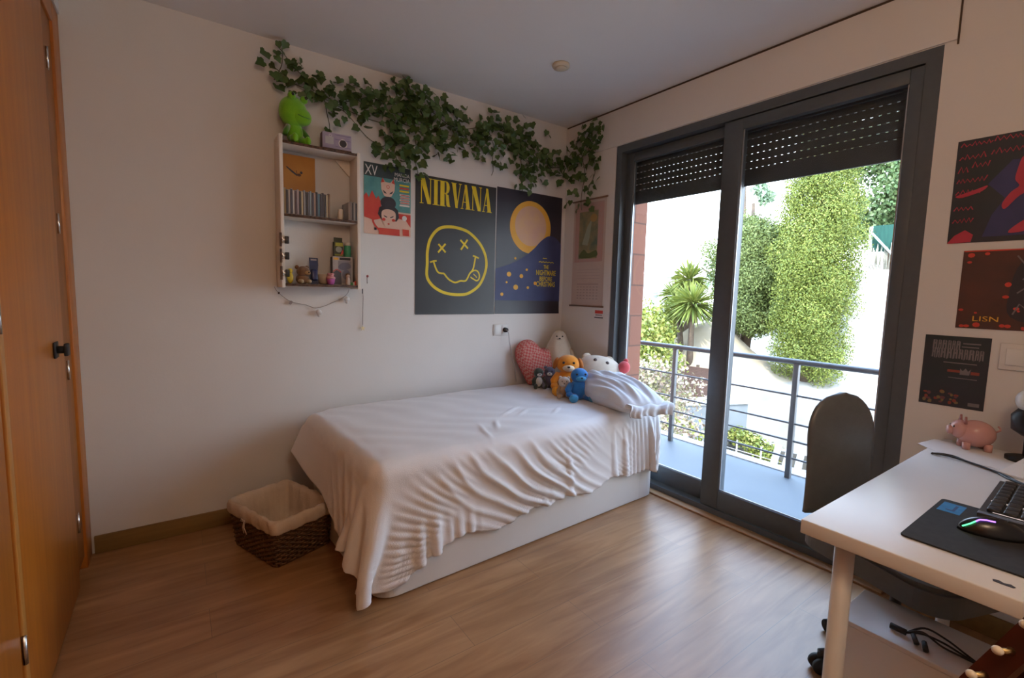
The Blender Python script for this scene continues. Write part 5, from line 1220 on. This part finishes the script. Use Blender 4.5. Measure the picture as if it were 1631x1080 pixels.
# yellow green shrubs on the left
for i, (x, y, z, r, lab) in enumerate(((6.2, 4.1, .25, .75, 'yellow green shrub at the far left beside the terracotta wall'), (9.0, 5.75, .55, .80, 'yellow green shrub below the two yuccas'), (7.2, 4.9, .55, .85, 'tall pale green shrub behind the leftmost shrub'))):
    b_ = gz(x, y); cl = [((rg.uniform(-.3, .3), rg.uniform(-.4, .4), z - b_ + rg.uniform(-.5, .25)), (r * .75, r * .8, r * .7), 480) for _ in range(6)]
    cl += [((0, 0, (z - b_) * .45), (r * .7, r * .8, (z - b_) * .5), 700)]
    tree('garden_shrub', lab, (x, y, b_), [([(0, 0, -.1), (.05, .05, (z - b_) * .6)], [.05, .03])], cl, SHR, .10, asp=.38, hull=.3)
x, y = 4.9, 2.55; b_ = gz(x, y)
tree('dry_shrub', 'dry pinkish climbing shrub along the balcony railing, far left', (x, y, b_), [([(0, 0, -.1), (.05, .1, 1.2)], [.04, .02])], [((rg.uniform(-.25, .25), rg.uniform(-.55, .55), rg.uniform(.4, 2.3)), (.35, .45, .35), 200) for _ in range(18)], DRY, .07, asp=.4, hull=.1)
x, y = 3.6, 1.55; b_ = gz(x, y)
tree('low_shrub', 'low leafy vine below the balcony, left', (x, y, b_), [([(0, 0, -.1), (.05, .1, .5)], [.03, .02])], [((rg.uniform(-.2, .2), rg.uniform(-.5, .5), rg.uniform(.5, 1.75)), (.3, .35, .25), 170) for _ in range(14)], DRY[:2] + SHR[:1], .075, asp=.4, hull=.1)
# brown reed screen, pale planter box
t = thing('reed_screen', 'reddish brown woven screen fence left of the door post', 'fence', (7.5, 3.55, gz(7.5, 3.55)), math.radians(8))
M['reed'] = brick_mat('brown woven screen', (.13, .07, .05), (.11, .06, .045), (.055, .03, .02), .25, .035, .004, axis='yz')
hh = -.35 - gz(7.5, 3.55); MB().box(-.02, .02, -.75, .75, .0, hh).build('panel', M['reed'], t)
for y in (-.75, 0, .75): MB().box(.02, .07, y - .03, y + .03, -.1, hh + .05).build('post', BARK, t)
t = thing('planter_box', 'pale grey concrete planter block on the slope behind the balcony door post', 'planter', (6.2, 2.33, gz(6.2, 2.33)), math.radians(-24))
hh = -.80 - gz(6.2, 2.33); M['plc'] = mat('pale grey render', (.20, .21, .21), (.16, .17, .17), scale=4, rough=.9); MB().box(-.66, .66, -.22, .22, -.3, hh, bev=.01).build('box', M['plc'], t); MB().box(-.69, .69, -.25, .25, hh + .001, hh + .05, bev=.01).build('coping', M['curb'], t)
# low hedge and wire fence further down the slope
x, y = 6.45, 1.55; b_ = gz(x, y)
tree('low_hedge', 'low bright green hedge below the balcony, middle', (x, y, b_), [([(0, 0, -.1), (0, 0, .3)], [.03, .02])], [((rg.uniform(-.12, .12), -.52 + .13 * i, .12 + .035 * i + rg.uniform(-.05, .05)), (.26, .2, .20), 260) for i in range(9)], SHR, .06, asp=.4, hull=.2)
t = thing('garden_fence', 'low white wire fence in front of the low hedge', 'fence', (6.05, 1.45, gz(6.05, 1.45)))
wf = MB()
for z in (.22, .36, .50): wf.tube([(0, -.7, z), (0, .7, z)], .006, n=6)
wf.build('wires', M['white'], t)
for y in (-.7, -.23, .23, .7): MB().tube([(0, y, -.2), (0, y, .55)], .014, n=8).build('post', M['white'], t)
t = thing('timber_pallet', 'pale slatted timber pallet lying below the balcony, right', 'pallet', (6.0, .15, gz(6.0, .15) + .30), math.radians(18), rot=None)
t.rotation_euler = (0, -.32, math.radians(18))
M['greyw'] = mat('weathered timber', (.30, .29, .26), (.22, .21, .19), scale=4, rough=.9, stretch=(1, 6, 1))
for i in range(9): MB().box(-.62, .62, -.75 + i * .18, -.64 + i * .18, .101, .125).build('slat', M['greyw'], t)
for x in (-.5, 0, .5): MB().box(x - .04, x + .04, -.76, .80, -.2, .1).build('bearer', M['greyw'], t)
# white boundary wall with fence on top, right
M['render'] = mat('white boundary render', (.80, .79, .77), (.74, .73, .71), scale=1.5, rough=.9)
w0 = gz(10.6, 0)
struct('wall_garden', MB().box(10.55, 10.75, -9, 2.6, w0 - .8, 2.04), M['render'])
t = thing('green_fence', 'green mesh and reed fence on top of the white garden wall', 'fence', (10.65, 0, 2.041))
M['gmesh'] = mat('green windbreak mesh', (.018, .085, .065), (.03, .12, .09), scale=6, rough=.8, stretch=(1, 4, .5)); M['reedl'] = mat('pale reeds', (.42, .38, .30), (.30, .28, .22), scale=14, rough=.9, stretch=(1, 6, .4))
MB().box(.02, .04, -9, 1.32, .42, 1.02).build('mesh_panel', M['gmesh'], t)
rd_ = MB()
y = -2.6
while y < 1.30:
    rd_.tube([(-.01 + rg.uniform(-.01, .01), y, 0), (-.01, y + rg.uniform(-.03, .03), rg.uniform(.42, .66))], .012, n=5); y += .030
rd_.build('reeds', M['reedl'], t)
MB().box(-.04, .02, 1.30, 1.36, 0, 1.0).build('post', M['curb'], t)
MB().tube([(-.05, 1.30, .85), (-.05, .62, .02)], .025, n=8).build('brace', M['curb'], t)
# far pale house on the left
t = thing('house', 'far pale house with low roof on the left horizon', 'house', (34, 24.5, .0))
MB().box(-3, 3, -2.2, 2.6, -.5, 2.3).build('walls', M['render'], t); MB().prism([(-2.8, 2.3), (3.2, 2.3), (.2, 3.3)], lambda u, v, d: (d, u, v), -3.3, 3.3).build('roof', mat('pale tile roof', (.58, .48, .42), (.50, .42, .36), rough=.9), t)
for y in (-1.4, .2, 1.6): MB().box(-3.03, -3.001, y - .35, y + .35, .7, 1.7).build('window', mat('dim window', (.20, .22, .24), rough=.3), t)
SKY, SUN, FILL, EXPO = 4.8, 2.6, 13, 1.05
# ------------------------------------------------------------------ light
world = bpy.data.worlds.new('sky'); SC.world = world; world.use_nodes = True; nt = world.node_tree
bg = nt.nodes['Background']; tc = nt.nodes.new('ShaderNodeTexCoord'); sp = nt.nodes.new('ShaderNodeSeparateXYZ'); rp = nt.nodes.new('ShaderNodeValToRGB')
nt.links.new(tc.outputs['Generated'], sp.inputs[0]); nt.links.new(sp.outputs[2], rp.inputs[0]); nt.links.new(rp.outputs[0], bg.inputs[0])
e = rp.color_ramp.elements; e[0].position = .0; e[0].color = (.84, .91, 1.0, 1); e[1].position = .7; e[1].color = (.42, .62, 1.0, 1)
x_ = rp.color_ramp.elements.new(.22); x_.color = (.76, .87, 1.0, 1)
bg.inputs[1].default_value = SKY
s = bpy.data.lights.new('sun', 'SUN'); s.energy = SUN; s.angle = math.radians(.6); s.color = (1, .95, .86)
so = bpy.data.objects.new('sun', s); COL.objects.link(so); so.rotation_euler = Vector((.50, .30, -.85)).to_track_quat('-Z', 'Y').to_euler()
# warm fill lamp, added unseen on the ceiling behind the camera
t = thing('fill_lamp', 'added round warm fill lamp on the ceiling behind the camera', 'lamp', (-2.2, -3.25, 2.6))
MB().lathe([(.17, -.001), (.17, -.03), (.15, -.05)], n=32).build('shade', mat('fill lamp glow', (.8, .7, .55), emit=(1, .72, .42), estr=1.0), t)
l = bpy.data.lights.new('fill_light', 'POINT'); l.energy = FILL; l.color = (1, .71, .47); l.shadow_soft_size = .17
lo = bpy.data.objects.new('fill_light', l); COL.objects.link(lo); lo.parent = t; lo.location = (0, 0, -.22)

# ------------------------------------------------------------------ camera
cd_ = bpy.data.cameras.new('camera'); co = bpy.data.objects.new('camera', cd_); COL.objects.link(co); SC.camera = co
f_px = 747.1763; cd_.sensor_width = 36; cd_.sensor_fit = 'HORIZONTAL'; cd_.lens = f_px / 1631 * 36; cd_.clip_start = .02; cd_.clip_end = 300
yaw, pit, rol = math.radians(54.4242), math.radians(-5.589), math.radians(1.4621)
fw = Vector((math.cos(yaw) * math.cos(pit), math.sin(yaw) * math.cos(pit), math.sin(pit))); r0 = Vector((math.sin(yaw), -math.cos(yaw), 0)); u0 = r0.cross(fw)
r1 = r0 * math.cos(rol) + u0 * math.sin(rol); u1 = u0 * math.cos(rol) - r0 * math.sin(rol)
co.matrix_world = Matrix(((r1.x, u1.x, -fw.x, -2.5618), (r1.y, u1.y, -fw.y, -2.8936), (r1.z, u1.z, -fw.z, 1.297), (0, 0, 0, 1)))
vs_ = SC.view_settings; vs_.view_transform = 'Standard'; vs_.look = 'None'; vs_.exposure = EXPO; vs_.gamma = 1; vs_.use_curve_mapping = False
